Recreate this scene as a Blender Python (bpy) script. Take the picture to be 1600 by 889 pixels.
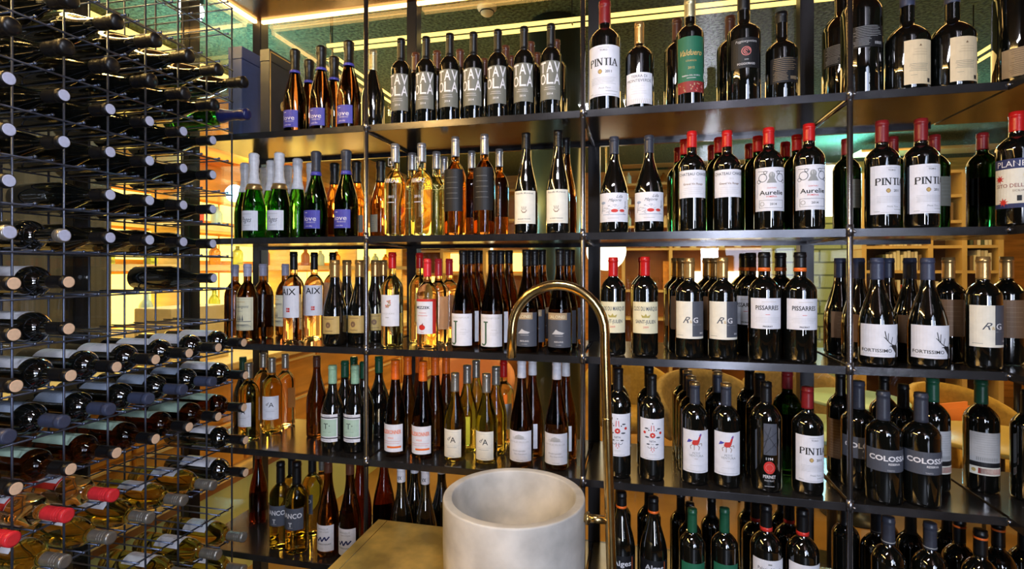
import bpy, bmesh, math, random
from mathutils import Vector, Matrix
from math import sin, cos, pi, radians
random.seed(7)
SC = bpy.context.scene
for o in list(bpy.data.objects): bpy.data.objects.remove(o)

# ---------------------------------------------------------------- camera, world, light
CAMZ = 1.60                      # eye height above the floor
PSI = 0.2303                     # yaw of the camera, radians
FPX = 825.52                     # focal length in pixels of a 1600 px wide frame
HOR = 418.97                     # horizon row
cam_d = bpy.data.cameras.new('camera'); cam = bpy.data.objects.new('camera', cam_d)
SC.collection.objects.link(cam); SC.camera = cam
cam.location = (0, 0, CAMZ); cam.rotation_euler = (pi/2, 0, PSI)
cam_d.sensor_width = 36; cam_d.lens = FPX/1600*36
cam_d.shift_y = (HOR-444.5)/1600; cam_d.clip_start = .02

def Xat(px, Y):
    t = (px-800)/FPX; c, s = cos(PSI), sin(PSI)
    return Y*(t*c-s)/(c+t*s)
def Yat(px, X):
    t = (px-800)/FPX; c, s = cos(PSI), sin(PSI)
    return X*(c+t*s)/(t*c-s)
def zcam(X, Y): return -X*sin(PSI)+Y*cos(PSI)
def Zat(py, X, Y): return CAMZ+(HOR-py)/FPX*zcam(X, Y)

w = bpy.data.worlds.new('world'); SC.world = w; w.use_nodes = True
w.node_tree.nodes['Background'].inputs[0].default_value = (.30, .38, .6, 1)
w.node_tree.nodes['Background'].inputs[1].default_value = .06
SC.view_settings.view_transform = 'Standard'; SC.view_settings.look = 'None'
SC.view_settings.exposure = 0.0; SC.view_settings.gamma = 1; SC.view_settings.use_curve_mapping = False

def area(name, loc, target, sx, sy, power, col):
    l = bpy.data.lights.new(name, 'AREA'); l.shape = 'RECTANGLE'; l.size = sx; l.size_y = sy
    l.energy = power; l.color = col
    o = bpy.data.objects.new(name, l); SC.collection.objects.link(o); o.location = loc
    o.rotation_euler = (Vector(target)-Vector(loc)).to_track_quat('-Z', 'Y').to_euler()
    return o
def point(name, loc, power, col, r=.08):
    l = bpy.data.lights.new(name, 'POINT'); l.energy = power; l.color = col; l.shadow_soft_size = r
    o = bpy.data.objects.new(name, l); SC.collection.objects.link(o); o.location = loc
    return o
GX0 = -1.60
COOL = (.74, .82, 1.0); WARM = (1.0, .62, .18); YEL = (1.0, .70, .20)
# cellar: tall doorway light behind the camera, and added fills
area('doorway_light', (.75, -1.7, 1.55), (.0, 1.7, 1.5), .17, 1.7, 58, COOL)
area('left_warm_fill', (GX0+.06, .5, 2.66), (-.2, .9, .6), 1.8, .05, 40, (1, .62, .2))  # warm fill added beneath the left LED strip, gilds basin and counter
area('basin_fill', (-.2, .55, 2.69), (-.25, 1.2, .8), .5, .12, 16, (.9, .92, 1.0))  # overhead fill added to brighten the basin
area('cool_side_fill', (1.15, -1.3, 1.9), (-1.4, 1.0, 1.4), .8, 1.4, 24, (.66, .76, 1.0))  # soft cool fill from the right, aimed at the rack caps
# restaurant ceiling lamps
area('dining_light', (.8, 5.2, 2.85), (.8, 5.2, 0), 4.5, 2.6, 120, (1, .60, .19))
area('counter_light', (-2.45, 3.2, 2.7), (-2.3, 3.0, 0), .5, 3.6, 55, (1, .64, .20))
area('right_light', (3.6, 3.2, 2.85), (3.4, 3.4, 0), 1.6, 2.0, 60, (1, .62, .22))

# ---------------------------------------------------------------- materials
MATS = {}
def mat(name, col, rough=.5, metal=0., spec=.5, coat=0., trans=0., ior=1.45, emit=None, es=0., noise=0., nscale=8., bump=0., stretch=(1, 1, 1), col2=None):
    if name in MATS: return MATS[name]
    m = bpy.data.materials.new(name); m.use_nodes = True; MATS[name] = m
    nt = m.node_tree; b = nt.nodes['Principled BSDF']
    b.inputs['Base Color'].default_value = (*col, 1)
    b.inputs['Roughness'].default_value = rough; b.inputs['Metallic'].default_value = metal
    b.inputs['IOR'].default_value = ior; b.inputs['Specular IOR Level'].default_value = spec
    b.inputs['Coat Weight'].default_value = coat; b.inputs['Transmission Weight'].default_value = trans
    if emit: b.inputs['Emission Color'].default_value = (*emit, 1); b.inputs['Emission Strength'].default_value = es
    if noise or bump:
        tc = nt.nodes.new('ShaderNodeTexCoord'); mp = nt.nodes.new('ShaderNodeMapping')
        mp.inputs['Scale'].default_value = stretch
        nz = nt.nodes.new('ShaderNodeTexNoise'); nz.inputs['Scale'].default_value = nscale; nz.inputs['Detail'].default_value = 5
        nt.links.new(tc.outputs['Object'], mp.inputs[0]); nt.links.new(mp.outputs[0], nz.inputs['Vector'])
        if noise:
            r = nt.nodes.new('ShaderNodeValToRGB')
            c2 = col2 or tuple(c*(1-noise) for c in col)
            r.color_ramp.elements[0].color = (*c2, 1); r.color_ramp.elements[1].color = (*[min(1, c*(1+.3*noise)) for c in col], 1)
            r.color_ramp.elements[0].position = .35; r.color_ramp.elements[1].position = .65
            nt.links.new(nz.outputs['Fac'], r.inputs[0]); nt.links.new(r.outputs[0], b.inputs['Base Color'])
        if bump:
            bp = nt.nodes.new('ShaderNodeBump'); bp.inputs['Strength'].default_value = bump; bp.inputs['Distance'].default_value = .01
            nt.links.new(nz.outputs['Fac'], bp.inputs['Height']); nt.links.new(bp.outputs[0], b.inputs['Normal'])
    return m
def glass_pane_mat():
    m = bpy.data.materials.new('window_glass'); m.use_nodes = True; nt = m.node_tree; nt.nodes.clear()
    o = nt.nodes.new('ShaderNodeOutputMaterial'); t = nt.nodes.new('ShaderNodeBsdfTransparent'); g = nt.nodes.new('ShaderNodeBsdfGlossy')
    f = nt.nodes.new('ShaderNodeFresnel'); mx = nt.nodes.new('ShaderNodeMixShader')
    t.inputs[0].default_value = (.96, .985, .96, 1); g.inputs['Roughness'].default_value = .0; ge = nt.nodes.new('ShaderNodeNewGeometry'); mr = nt.nodes.new('ShaderNodeMapRange'); mr.inputs['To Min'].default_value = 1.5; mr.inputs['To Max'].default_value = 1/1.5
    nt.links.new(ge.outputs['Backfacing'], mr.inputs['Value']); nt.links.new(mr.outputs[0], f.inputs[0])
    g.inputs[0].default_value = (.9, .9, .9, 1)
    nt.links.new(f.outputs[0], mx.inputs[0]); nt.links.new(t.outputs[0], mx.inputs[1]); nt.links.new(g.outputs[0], mx.inputs[2]); nt.links.new(mx.outputs[0], o.inputs[0])
    return m
PANE = glass_pane_mat()
def emis(name, col, s): return mat(name, (.0, .0, .0), 1, emit=col, es=s, spec=0)

STEEL = mat('blackened_steel', (.075, .073, .078), .2, .75, noise=.3, nscale=14)
SHELFM = mat('shelf_steel', (.17, .155, .145), .17, .9, noise=.35, nscale=5)
POSTM = mat('tube_steel', (.26, .25, .26), .26, .95)
WIRE = mat('wire_steel', (.13, .155, .23), .35, .85)
MULL = mat('mullion_steel', (.035, .033, .035), .3, .5)
BRASS = mat('aged_brass', (.82, .55, .13), .34, .62, noise=.45, nscale=9, bump=.05)
BRASSP = mat('pipe_brass', (.66, .46, .19), .22, 1, noise=.3, nscale=30)
CONC = mat('concrete', (.60, .575, .53), .5, noise=.34, nscale=8, bump=.16)
FELT = mat('green_ceiling', (.10, .15, .075), .95, noise=.75, nscale=55, bump=.9)
WOOD = mat('orange_wood', (.66, .27, .045), .42, noise=.3, nscale=3, stretch=(1, 1, 9))
WOODY = mat('honey_wood', (.72, .31, .045), .4, noise=.3, nscale=3, stretch=(6, .6, 6))
OAK = mat('pale_oak', (.80, .58, .26), .5, noise=.2, nscale=4, stretch=(1, 1, 7))
DKWOOD = mat('dark_wood', (.10, .045, .018), .4, noise=.4, nscale=5)
FLOORM = mat('restaurant_floor', (.36, .19, .055), .3, noise=.3, nscale=3)
CEILM = mat('brown_panel', (.12, .045, .018), .22, .3, noise=.5, nscale=2)
DARK = mat('dark_paint', (.03, .03, .034), .6)
GREYW = mat('grey_curtain', (.07, .065, .06), .7, noise=.4, nscale=3, stretch=(14, 14, .2))

# ---------------------------------------------------------------- helpers
COL = SC.collection
def obj(name, bm, m, parent=None, smooth=False):
    me = bpy.data.meshes.new(name); bm.normal_update(); bm.to_mesh(me); bm.free()
    if smooth:
        for p in me.polygons: p.use_smooth = True
    for x in (m if isinstance(m, (list, tuple)) else [m]): me.materials.append(x)
    o = bpy.data.objects.new(name, me); COL.objects.link(o)
    if parent: o.parent = parent
    return o
def tag(o, label, cat, group=None, kind=None):
    o['label'] = label; o['category'] = cat
    if group: o['group'] = group
    if kind: o['kind'] = kind
    return o
def thing(name, label, cat, loc=(0, 0, 0), rz=0, group=None):
    o = bpy.data.objects.new(name, None); o.empty_display_size = .02; COL.objects.link(o)
    o.location = loc; o.rotation_euler = (0, 0, rz); tag(o, label, cat, group); return o
def struct(o, label=None):
    o['kind'] = 'structure'
    if label: o['label'] = label
    return o
def box(bm, x0, x1, y0, y1, z0, z1, bev=0, mi=0):
    r = bmesh.ops.create_cube(bm, size=1)
    vs = r['verts']
    for v in vs: v.co = Vector((x0+(v.co.x+.5)*(x1-x0), y0+(v.co.y+.5)*(y1-y0), z0+(v.co.z+.5)*(z1-z0)))
    fs = {f for v in vs for f in v.link_faces}
    for f in fs: f.material_index = mi
    if bev:
        es = list({e for v in vs for e in v.link_edges})
        bmesh.ops.bevel(bm, geom=es, offset=bev, segments=2, affect='EDGES', clamp_overlap=True)
    return bm
def bx(*a, **k): return box(bmesh.new(), *a, **k)
def tube(bm, pts, r, n=8, cap=True, mi=0):
    pts = [Vector(p) for p in pts]; rs = r if isinstance(r, (list, tuple)) else [r]*len(pts)
    rings = []; prev = None
    for i, p in enumerate(pts):
        d = (pts[min(i+1, len(pts)-1)]-pts[max(i-1, 0)]).normalized()
        if prev is None:
            a = Vector((0, 0, 1)) if abs(d.z) < .9 else Vector((1, 0, 0))
            u = d.cross(a).normalized()
        else:
            u = (prev-d*prev.dot(d)).normalized()
        prev = u; v = d.cross(u)
        rings.append([bm.verts.new(p+(u*cos(2*pi*k/n)+v*sin(2*pi*k/n))*rs[i]) for k in range(n)])
    for a, b in zip(rings, rings[1:]):
        for k in range(n):
            f = bm.faces.new((a[k], a[(k+1) % n], b[(k+1) % n], b[k])); f.material_index = mi
    if cap:
        bm.faces.new(rings[0][::-1]).material_index = mi; bm.faces.new(rings[-1]).material_index = mi
    return bm
def lathe(bm, prof, n=28, mi=0, cx=0, cy=0):
    rings = []
    for r, z in prof:
        if r <= 1e-6: rings.append([bm.verts.new((cx, cy, z))])
        else: rings.append([bm.verts.new((cx+r*cos(2*pi*k/n), cy+r*sin(2*pi*k/n), z)) for k in range(n)])
    for a, b in zip(rings, rings[1:]):
        for k in range(n):
            k2 = (k+1) % n
            if len(a) == 1 and len(b) == 1: continue
            if len(a) == 1: f = bm.faces.new((a[0], b[k2], b[k]))
            elif len(b) == 1: f = bm.faces.new((a[k], a[k2], b[0]))
            else: f = bm.faces.new((a[k], a[k2], b[k2], b[k]))
            f.material_index = mi
    return bm
def sph(bm, c, r, n=12, mi=0):
    R = bmesh.ops.create_uvsphere(bm, u_segments=n, v_segments=max(6, n//2), radius=r)
    for v in R['verts']: v.co += Vector(c)
    for f in {f for v in R['verts'] for f in v.link_faces}: f.material_index = mi; f.smooth = True
    return bm

# ---------------------------------------------------------------- printing: flat artwork wrapped on a cylinder
TXT = {}
def text_mesh(s, bold=0., shear=0.):
    key = (s, bold, shear)
    if key in TXT: return TXT[key]
    cu = bpy.data.curves.new('t', 'FONT'); cu.body = s; cu.offset = bold; cu.shear = shear; cu.resolution_u = 2
    cu.align_x = 'CENTER'; o = bpy.data.objects.new('t', cu); COL.objects.link(o)
    dg = bpy.context.evaluated_depsgraph_get(); dg.update()
    me = o.evaluated_get(dg).to_mesh()
    V = [(v.co.x, v.co.y) for v in me.vertices]; F = [tuple(p.vertices) for p in me.polygons]
    o.evaluated_get(dg).to_mesh_clear(); bpy.data.objects.remove(o); bpy.data.curves.remove(cu)
    if V:
        x0 = min(v[0] for v in V); x1 = max(v[0] for v in V); y1 = max(v[1] for v in V)
        V = [(x-(x0+x1)/2, y) for x, y in V]
        TXT[key] = (V, F, x1-x0, y1)
    else: TXT[key] = ([], [], 1, 1)
    return TXT[key]
class Art:
    """flat artwork in metres: u to the right, v upwards from the bottle's base"""
    def __init__(s): s.V = []; s.F = []; s.M = []; s.mats = []
    def mi(s, c):
        if c not in s.mats: s.mats.append(c)
        return s.mats.index(c)
    def add(s, V, F, c):
        n = len(s.V); m = s.mi(c); s.V += V
        for f in F: s.F.append(tuple(i+n for i in f)); s.M.append(m)
    def text(s, t, u, v, h, c, width=None, bold=0., shear=0.):
        V, F, tw, th = text_mesh(t, bold, shear)
        sy = h/.69; sx = width/tw if width else sy
        s.add([(u+x*sx, v+y*sy) for x, y in V], F, c)
    def rect(s, u0, u1, v0, v1, c): s.add([(u0, v0), (u1, v0), (u1, v1), (u0, v1)], [(0, 1, 2, 3)], c)
    def frame(s, u0, u1, v0, v1, c, t=.0006):
        s.rect(u0, u1, v0, v0+t, c); s.rect(u0, u1, v1-t, v1, c); s.rect(u0, u0+t, v0, v1, c); s.rect(u1-t, u1, v0, v1, c)
    def disc(s, u, v, r, c, n=16, ry=None):
        ry = ry or r
        s.add([(u+r*cos(2*pi*k/n), v+ry*sin(2*pi*k/n)) for k in range(n)], [tuple(range(n))], c)
    def ring(s, u, v, r, t, c, n=20, a0=0, a1=2*pi):
        V = []; 
        for k in range(n+1):
            a = a0+(a1-a0)*k/n; V += [(u+r*cos(a), v+r*sin(a)), (u+(r-t)*cos(a), v+(r-t)*sin(a))]
        s.add(V, [(2*k+1, 2*k, 2*k+2, 2*k+3) for k in range(n)], c)
    def line(s, pts, t, c):
        for (a, b), (d, e) in zip(pts, pts[1:]):
            L = math.hypot(d-a, e-b) or 1; nx, ny = -(e-b)/L*t/2, (d-a)/L*t/2
            s.add([(a-nx, b-ny), (d-nx, e-ny), (d+nx, e+ny), (a+nx, b+ny)], [(0, 1, 2, 3)], c)
    def poly(s, pts, c): s.add(list(pts), [tuple(range(len(pts)))], c)
    def star(s, u, v, r, c, n=8):
        s.poly([(u+(r if k % 2 == 0 else r*.42)*cos(pi*k/n+.2), v+(r if k % 2 == 0 else r*.42)*sin(pi*k/n+.2)) for k in range(2*n)], c)
    def lines(s, u0, u1, v0, v1, n, c, t=.0006):
        rnd = random.Random(int(u0*1e5)+n)
        for k in range(n):
            v = v0+(v1-v0)*k/max(1, n-1); a = u0+rnd.random()*.12*(u1-u0); b = u1-rnd.random()*.2*(u1-u0); s.rect(a, b, v, v+t, c)
    def build(s, name, R, off, parent, lim=None):
        if not s.V: return None
        bm = bmesh.new(); vs = [bm.verts.new((u, v, 0)) for u, v in s.V]
        for f, m in zip(s.F, s.M):
            try: bm.faces.new([vs[i] for i in f]).material_index = m
            except ValueError: pass
        us = [u for u, v in s.V]; a = min(us); b = max(us); st = R*.16
        k = math.floor(a/st)+1
        while k*st < b:
            bmesh.ops.bisect_plane(bm, geom=bm.verts[:]+bm.edges[:]+bm.faces[:], plane_co=(k*st, 0, 0), plane_no=(1, 0, 0)); k += 1
        for v in bm.verts:
            an = v.co.x/R; z = v.co.y; v.co = Vector(((R+off)*sin(an), -(R+off)*cos(an), z))
        return obj(name, bm, [ink(c) for c in s.mats], parent)
INK = dict(buff=(.80, .64, .40), black=(.012, .012, .014), white=(.80, .78, .80), cream=(.80, .74, .50), grey=(.30, .31, .31), lgrey=(.52, .52, .53), red=(.62, .03, .02), darkred=(.25, .02, .02),
           gold=(.58, .40, .13), green=(.015, .14, .075), dgreen=(.05, .12, .06), blue=(.07, .07, .42), navy=(.02, .03, .12), orange=(.85, .16, .02), pink=(.72, .22, .2), slate=(.075, .082, .105),
           taupe=(.17, .17, .14), yellow=(.72, .60, .02), brown=(.22, .12, .06), paper=(.80, .80, .86), mint=(.45, .62, .5), ivory=(.84, .80, .68), olive=(.45, .37, .08), char=(.007, .007, .009), tan=(.42, .30, .17), sky=(.35, .42, .55))
def ink(c): return mat('ink_'+c if c not in ('paper', 'white', 'ivory', 'cream') else 'paper_'+c, INK[c], .55, 1. if c == 'gold' and False else 0, noise=.06, nscale=60)

SERIF = dict(P=[((0, 0), (0, 1), .2), ((0, 1), (.42, .97), .1), ((.42, .97), (.55, .78), .16), ((.55, .78), (.42, .55), .16), ((.42, .55), (0, .5), .1)],
             I=[((0, 0), (0, 1), .2)], N=[((0, 0), (0, 1), .1), ((0, 1), (.62, 0), .2), ((.62, 0), (.62, 1), .1)],
             T=[((.32, 0), (.32, 1), .2), ((0, .96), (.64, .96), .1)], A=[((0, 0), (.33, 1), .1), ((.33, 1), (.68, 0), .2), ((.14, .33), (.52, .33), .08)])
SFOOT = dict(P=[(0, 0)], I=[(0, 0), (0, 1)], N=[(0, 0), (0, 1), (.62, 1)], T=[(.32, 0)], A=[(0, 0), (.68, 0)])
SW = dict(P=.62, I=.12, N=.7, T=.66, A=.7)
def serif(art, word, u, v, h, width, c):
    tot = sum(SW[ch]+.22 for ch in word)-.22; k = width/tot; x = u-width/2
    for ch in word:
        for (a, b), (d, e), t in SERIF[ch]:
            art.line([(x+a*k, v+b*h), (x+d*k, v+e*h)], t*k, c)
        for fx, fy in SFOOT[ch]:
            art.rect(x+fx*k-.17*k, x+fx*k+.17*k, v+fy*h-.04*h, v+fy*h+.04*h, c)
        x += (SW[ch]+.22)*k

# ---------------------------------------------------------------- artwork of each label; (a)rt, label half width w, bottom z0, top z1, height h
def A_tavola(a, w, z0, z1):
    h = z1-z0; L = 'white'
    for i, ch in enumerate('TAV'): a.text(ch, (-.54+i*.60)*w, z0+.70*h, .27*h, L, .55*w, bold=.012)
    for i, ch in enumerate('OLA'): a.text(ch, (-.54+i*.60)*w, z0+.40*h, .27*h, L, .55*w, bold=.012)
    a.rect(-.35*w, .45*w, z0+.31*h, z0+.318*h, L); a.rect(-.45*w, .5*w, z0+.26*h, z0+.268*h, L)
    a.text('2014', 0.05*w, z0+.12*h, .055*h, L)
def A_pintia(a, w, z0, z1):
    h = z1-z0
    serif(a, 'PINTIA', 0, z0+.60*h, .135*h, 1.42*w, 'black')
    a.text('TORO', 0, z0+.88*h, .035*h, 'black'); a.rect(-.28*w, .28*w, z0+.945*h, z0+.95*h, 'grey')
    a.disc(-.17*w, z0+.48*h, .09*w, 'gold', 8, .05*h); a.ring(-.17*w, z0+.48*h, .11*w, .03*w, 'brown', 10)
    a.text('2011', .25*w, z0+.455*h, .05*h, 'black', bold=.01)
    a.lines(-.75*w, .78*w, z0+.24*h, z0+.36*h, 5, 'grey', .0005)
    a.text('Pintia Toro', .05*w, z0+.14*h, .035*h, 'grey', shear=.4); a.rect(-.8*w, -.55*w, z0+.05*h, z0+.058*h, 'grey'); a.rect(.1*w, .78*w, z0+.09*h, z0+.098*h, 'grey'); a.rect(-.5*w, .7*w, z0+.03*h, z0+.035*h, 'grey')
def A_terra(a, w, z0, z1):
    h = z1-z0; a.text('TERRA DI', 0, z0+.84*h, .085*h, 'slate'); a.text('MONTEVERDE', 0, z0+.70*h, .09*h, 'slate'); a.lines(-.6*w, .6*w, z0+.32*h, z0+.56*h, 4, 'lgrey')
    for k in range(14): a.line([((-.9+.13*k)*w, z0), ((-.85+.13*k)*w, z0+.16*h)], .0007, 'tan')
def A_valdu(a, w, z0, z1):
    h = z1-z0; a.text('Valduero', 0, z0+.66*h, .10*h, 'gold', 1.5*w, shear=.4, bold=.01); a.text('CRIANZA', 0, z0+.55*h, .03*h, 'gold'); a.text('2012', 0, z0+.42*h, .04*h, 'gold')
    a.text('RIBERA DEL DUERO', 0, z0+.29*h, .025*h, 'white'); a.rect(-.3*w, .3*w, z0+.255*h, z0+.262*h, 'white')
    a.rect(-w, w, z0, z0+.2*h, 'darkred')
    r = random.Random(3)
    for k in range(26): a.disc((r.random()*1.9-.95)*w, z0+(.02+.15*r.random())*h, .0022, r.choice(['pink', 'red', 'brown', 'tan']), 7)
def A_poggio(a, w, z0, z1):
    h = z1-z0; a.text('Poggioargentiera', 0, z0+.84*h, .085*h, 'lgrey', 1.35*w, shear=.3)
    a.ring(0, z0+.55*h, .30*w, .045*w, 'pink'); a.ring(.02*w, z0+.55*h, .20*w, .04*w, 'pink', a1=5.2); a.ring(.0, z0+.55*h, .10*w, .04*w, 'pink', a1=5.2)
    a.text('2008', 0, z0+.25*h, .045*h, 'lgrey'); a.text('POGGIORASO', 0, z0+.10*h, .07*h, 'white', 1.1*w)
def A_back(c):
    def f(a, w, z0, z1):
        h = z1-z0; a.lines(-.8*w, .85*w, z0+.5*h, z0+.95*h, 7, c, .0008); a.lines(-.8*w, .2*w, z0+.1*h, z0+.42*h, 6, c, .0008)
        for k in range(9): a.rect((.35+.055*k)*w, (.375+.055*k)*w, z0+.12*h, z0+.25*h, c)
    return f
def A_cava(a, w, z0, z1):
    h = z1-z0; a.text('Pages', 0, z0+.42*h, .26*h, 'slate', 1.0*w, shear=.5); a.rect(-.5*w, .5*w, z0+.82*h, z0+.84*h, 'lgrey'); a.rect(-.3*w, .35*w, z0+.25*h, z0+.265*h, 'grey'); a.ring(-.55*w, z0+.55*h, .28*w, .012*w, 'lgrey', a1=4)
def A_love(a, w, z0, z1):
    h = z1-z0; a.text('love', 0, z0+.42*h, .26*h, 'white', 1.3*w); a.text('PROSECCO', .1*w, z0+.30*h, .07*h, 'white'); a.text('extra dry', -.1*w, z0+.1*h, .08*h, 'white'); a.rect(-.6*w, -.25*w, z0+.85*h, z0+.88*h, 'white')
def A_blanc(a, w, z0, z1):
    h = z1-z0; a.text('ARREAZ', 0, z0+.55*h, .05*h, 'white', 1.3*w); a.rect(-.3*w, .3*w, z0+.30*h, z0+.308*h, 'white'); a.text('2015', 0, z0+.36*h, .03*h, 'white'); a.frame(-.22*w, .22*w, z0+.76*h, z0+.86*h, 'white', .001); a.text('a', 0, z0+.79*h, .04*h, 'white')
def A_kreuz(a, w, z0, z1):
    h = z1-z0; a.text('Staub-Kreuz', 0, z0+.90*h, .05*h, 'black', 1.5*w); a.ring(0, z0+.42*h, .22*w, .05*w, 'brown', 12, pi, 2*pi)
    for k in (-1, 0, 1): a.line([(k*.1*w, z0+.42*h), (k*.16*w, z0+.52*h)], .0015, 'brown')
    a.rect(-.12*w, .12*w, z0+.33*h, z0+.35*h, 'brown'); a.text('SILVANER TROCKEN', 0, z0+.13*h, .03*h, 'black'); a.rect(-.6*w, .6*w, z0+.06*h, z0+.066*h, 'gold')
def A_lilla(a, w, z0, z1):
    h = z1-z0; a.text('Lilla', .35*w, z0+.82*h, .1*h, 'slate', shear=.5); a.text('Majorie', .1*w, z0+.70*h, .1*h, 'slate', shear=.5)
    r = random.Random(5)
    for k in range(26):
        x = (-.7+1.4*r.random())*w; y = z0+(.25+.35*r.random())*h; a.line([(x, y), (x+(r.random()-.5)*.5*w, y+(r.random()-.4)*.1*h)], .0009, r.choice(['sky', 'slate', 'lgrey']))
    a.line([(-.7*w, z0+.3*h), (-.62*w, z0+.66*h)], .0012, 'slate'); a.disc(-.6*w, z0+.66*h, .16*w, 'sky', 9, .05*h); a.line([(.72*w, z0+.45*h), (.72*w, z0+.72*h)], .002, 'slate')
    a.disc(.08*w, z0+.38*h, .2*w, 'red', 10, .06*h); a.disc(.5*w, z0+.38*h, .16*w, 'red', 10, .05*h); a.rect(-.6*w, .8*w, z0+.24*h, z0+.26*h, 'sky'); a.rect(-.3*w, .3*w, z0+.12*h, z0+.13*h, 'grey')
def A_chateau(a, w, z0, z1):
    h = z1-z0; a.text('CHATEAU CHASSE', 0, z0+.80*h, .10*h, 'slate', 1.85*w, bold=.01); a.text('2012', .1*w, z0+.64*h, .06*h, 'lgrey'); a.text('Grand Vin Rouge', 0, z0+.46*h, .07*h, 'brown', bold=.01); a.lines(-.7*w, .7*w, z0+.14*h, z0+.34*h, 4, 'lgrey')
def A_aurelie(a, w, z0, z1):
    h = z1-z0; a.frame(-.92*w, .92*w, z0+.03*h, z0+.97*h, 'lgrey'); a.disc(.0, z0+.80*h, .17*w, 'grey', 14, .09*h); a.disc(0, z0+.83*h, .10*w, 'lgrey', 12, .05*h); a.poly([(-.28*w, z0+.64*h), (.28*w, z0+.64*h), (.15*w, z0+.74*h), (-.15*w, z0+.74*h)], 'grey')
    for sg in (-1, 1):
        a.ring(sg*.5*w, z0+.76*h, .25*w, .035*w, 'slate', 14); a.ring(sg*.72*w, z0+.68*h, .12*w, .03*w, 'slate', 10); a.line([(sg*.2*w, z0+.9*h), (sg*.8*w, z0+.92*h)], .0012, 'slate'); a.ring(sg*.35*w, z0+.88*h, .1*w, .03*w, 'slate', 10)
        a.line([(sg*.84*w, z0+.62*h), (sg*.8*w, z0+.45*h), (sg*.86*w, z0+.3*h)], .001, 'sky')
    a.text('CHATEAU', 0, z0+.51*h, .03*h, 'red'); a.text('Aurelie', 0, z0+.37*h, .10*h, 'black', 1.35*w, bold=.015); a.text('POMEROL', 0, z0+.31*h, .035*h, 'red', bold=.01)
    a.frame(-.7*w, .7*w, z0+.07*h, z0+.25*h, 'slate', .0009); a.ring(-.52*w, z0+.16*h, .13*w, .03*w, 'grey', 10); a.text('2014', .08*w, z0+.13*h, .05*h, 'black', bold=.01)
def A_planeta(a, w, z0, z1):
    h = z1-z0; a.rect(-w, w, z0+.80*h, z1, 'navy'); a.rect(-w, w, z0, z0+.09*h, 'navy'); a.text('PLANETA', -.02*w, z0+.84*h, .12*h, 'white', 1.6*w); a.disc(.55*w, z0+.66*h, .4*w, 'cream', 14, .12*h); a.disc(.6*w, z0+.68*h, .14*w, 'taupe', 10, .03*h)
    a.star(-.72*w, z0+.60*h, .22*w, 'red'); a.star(-.55*w, z0+.12*h, .22*w, 'red'); a.text("SITO DELL'ULMO", 0, z0+.42*h, .075*h, 'darkred', 1.7*w); a.text('SICILIA', 0, z0+.33*h, .04*h, 'brown'); a.rect(-.05*w, .12*w, z0+.14*h, z0+.25*h, 'black')
def A_vine(a, w, z0, z1):
    h = z1-z0; a.frame(-.85*w, .85*w, z0+.04*h, z0+.95*h, 'taupe'); a.text('Les Sauvignons', 0, z0+.68*h, .09*h, 'slate', 1.3*w, shear=.3); a.rect(-.4*w, .4*w, z0+.85*h, z0+.865*h, 'gold'); a.text('BLANC', 0, z0+.56*h, .04*h, 'grey')
    for k in range(12): a.ring((-.6+.1*k)*w, z0+.05*h, .35*w, .02*w, 'slate', 8, .3, 1.4+.1*k)
    for x in (-.2, .0, .2): a.poly([((x-.07)*w, z0+.3*h), ((x+.07)*w, z0+.3*h), (x*w, z0+.48*h)], 'slate')
    a.rect(-.85*w, .85*w, z0+.26*h, z0+.28*h, 'slate')
def A_aix(a, w, z0, z1):
    h = z1-z0; a.text('AIX', .0, z0+.72*h, .20*h, 'black', 1.4*w, bold=.01); a.rect(-.15*w, .18*w, z0+.18*h, z0+.235*h, 'red'); a.rect(-.15*w, .18*w, z0+.25*h, z0+.31*h, 'red'); a.rect(-.05*w, -.02*w, z0+.2*h, z0+.3*h, 'paper')
def A_gold(a, w, z0, z1):
    h = z1-z0; a.frame(-.9*w, .9*w, z0+.06*h, z0+.94*h, 'olive'); a.disc(-.05*w, z0+.5*h, .25*w, 'brown', 12, .17*h); a.text('a', -.05*w, z0+.44*h, .14*h, 'gold'); a.rect(-.5*w, .5*w, z0+.84*h, z0+.87*h, 'brown'); a.rect(-.4*w, .4*w, z0+.15*h, z0+.18*h, 'brown')
def A_flower(a, w, z0, z1):
    h = z1-z0; r = random.Random(2)
    for k in range(16): a.disc((.05+.28*(r.random()-.5)*1.4)*w, z0+(.70+.26*(r.random()-.5))*h, .07*w, r.choice(['pink', 'tan']), 7)
    a.text('COQUERE', 0, z0+.38*h, .05*h, 'lgrey', 1.2*w); a.rect(-.15*w, .15*w, z0+.27*h, z0+.285*h, 'grey')
def A_mezz(a, w, z0, z1):
    h = z1-z0; a.rect(-w, w, z0+.93*h, z1, 'red'); a.rect(.68*w, w, z0, z1, 'red'); a.text('MEZZEK', -.1*w, z0+.72*h, .075*h, 'black', 1.15*w, bold=.02); a.rect(-.4*w, .2*w, z0+.60*h, z0+.61*h, 'red'); a.rect(-.5*w, .3*w, z0+.52*h, z0+.53*h, 'red')
    a.disc(-.12*w, z0+.19*h, .25*w, 'red', 14, .08*h); a.poly([(-.18*w, z0+.25*h), (-.02*w, z0+.25*h), (-.04*w, z0+.32*h)], 'darkred'); a.text('rose', -.1*w, z0+.04*h, .04*h, 'red')
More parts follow.
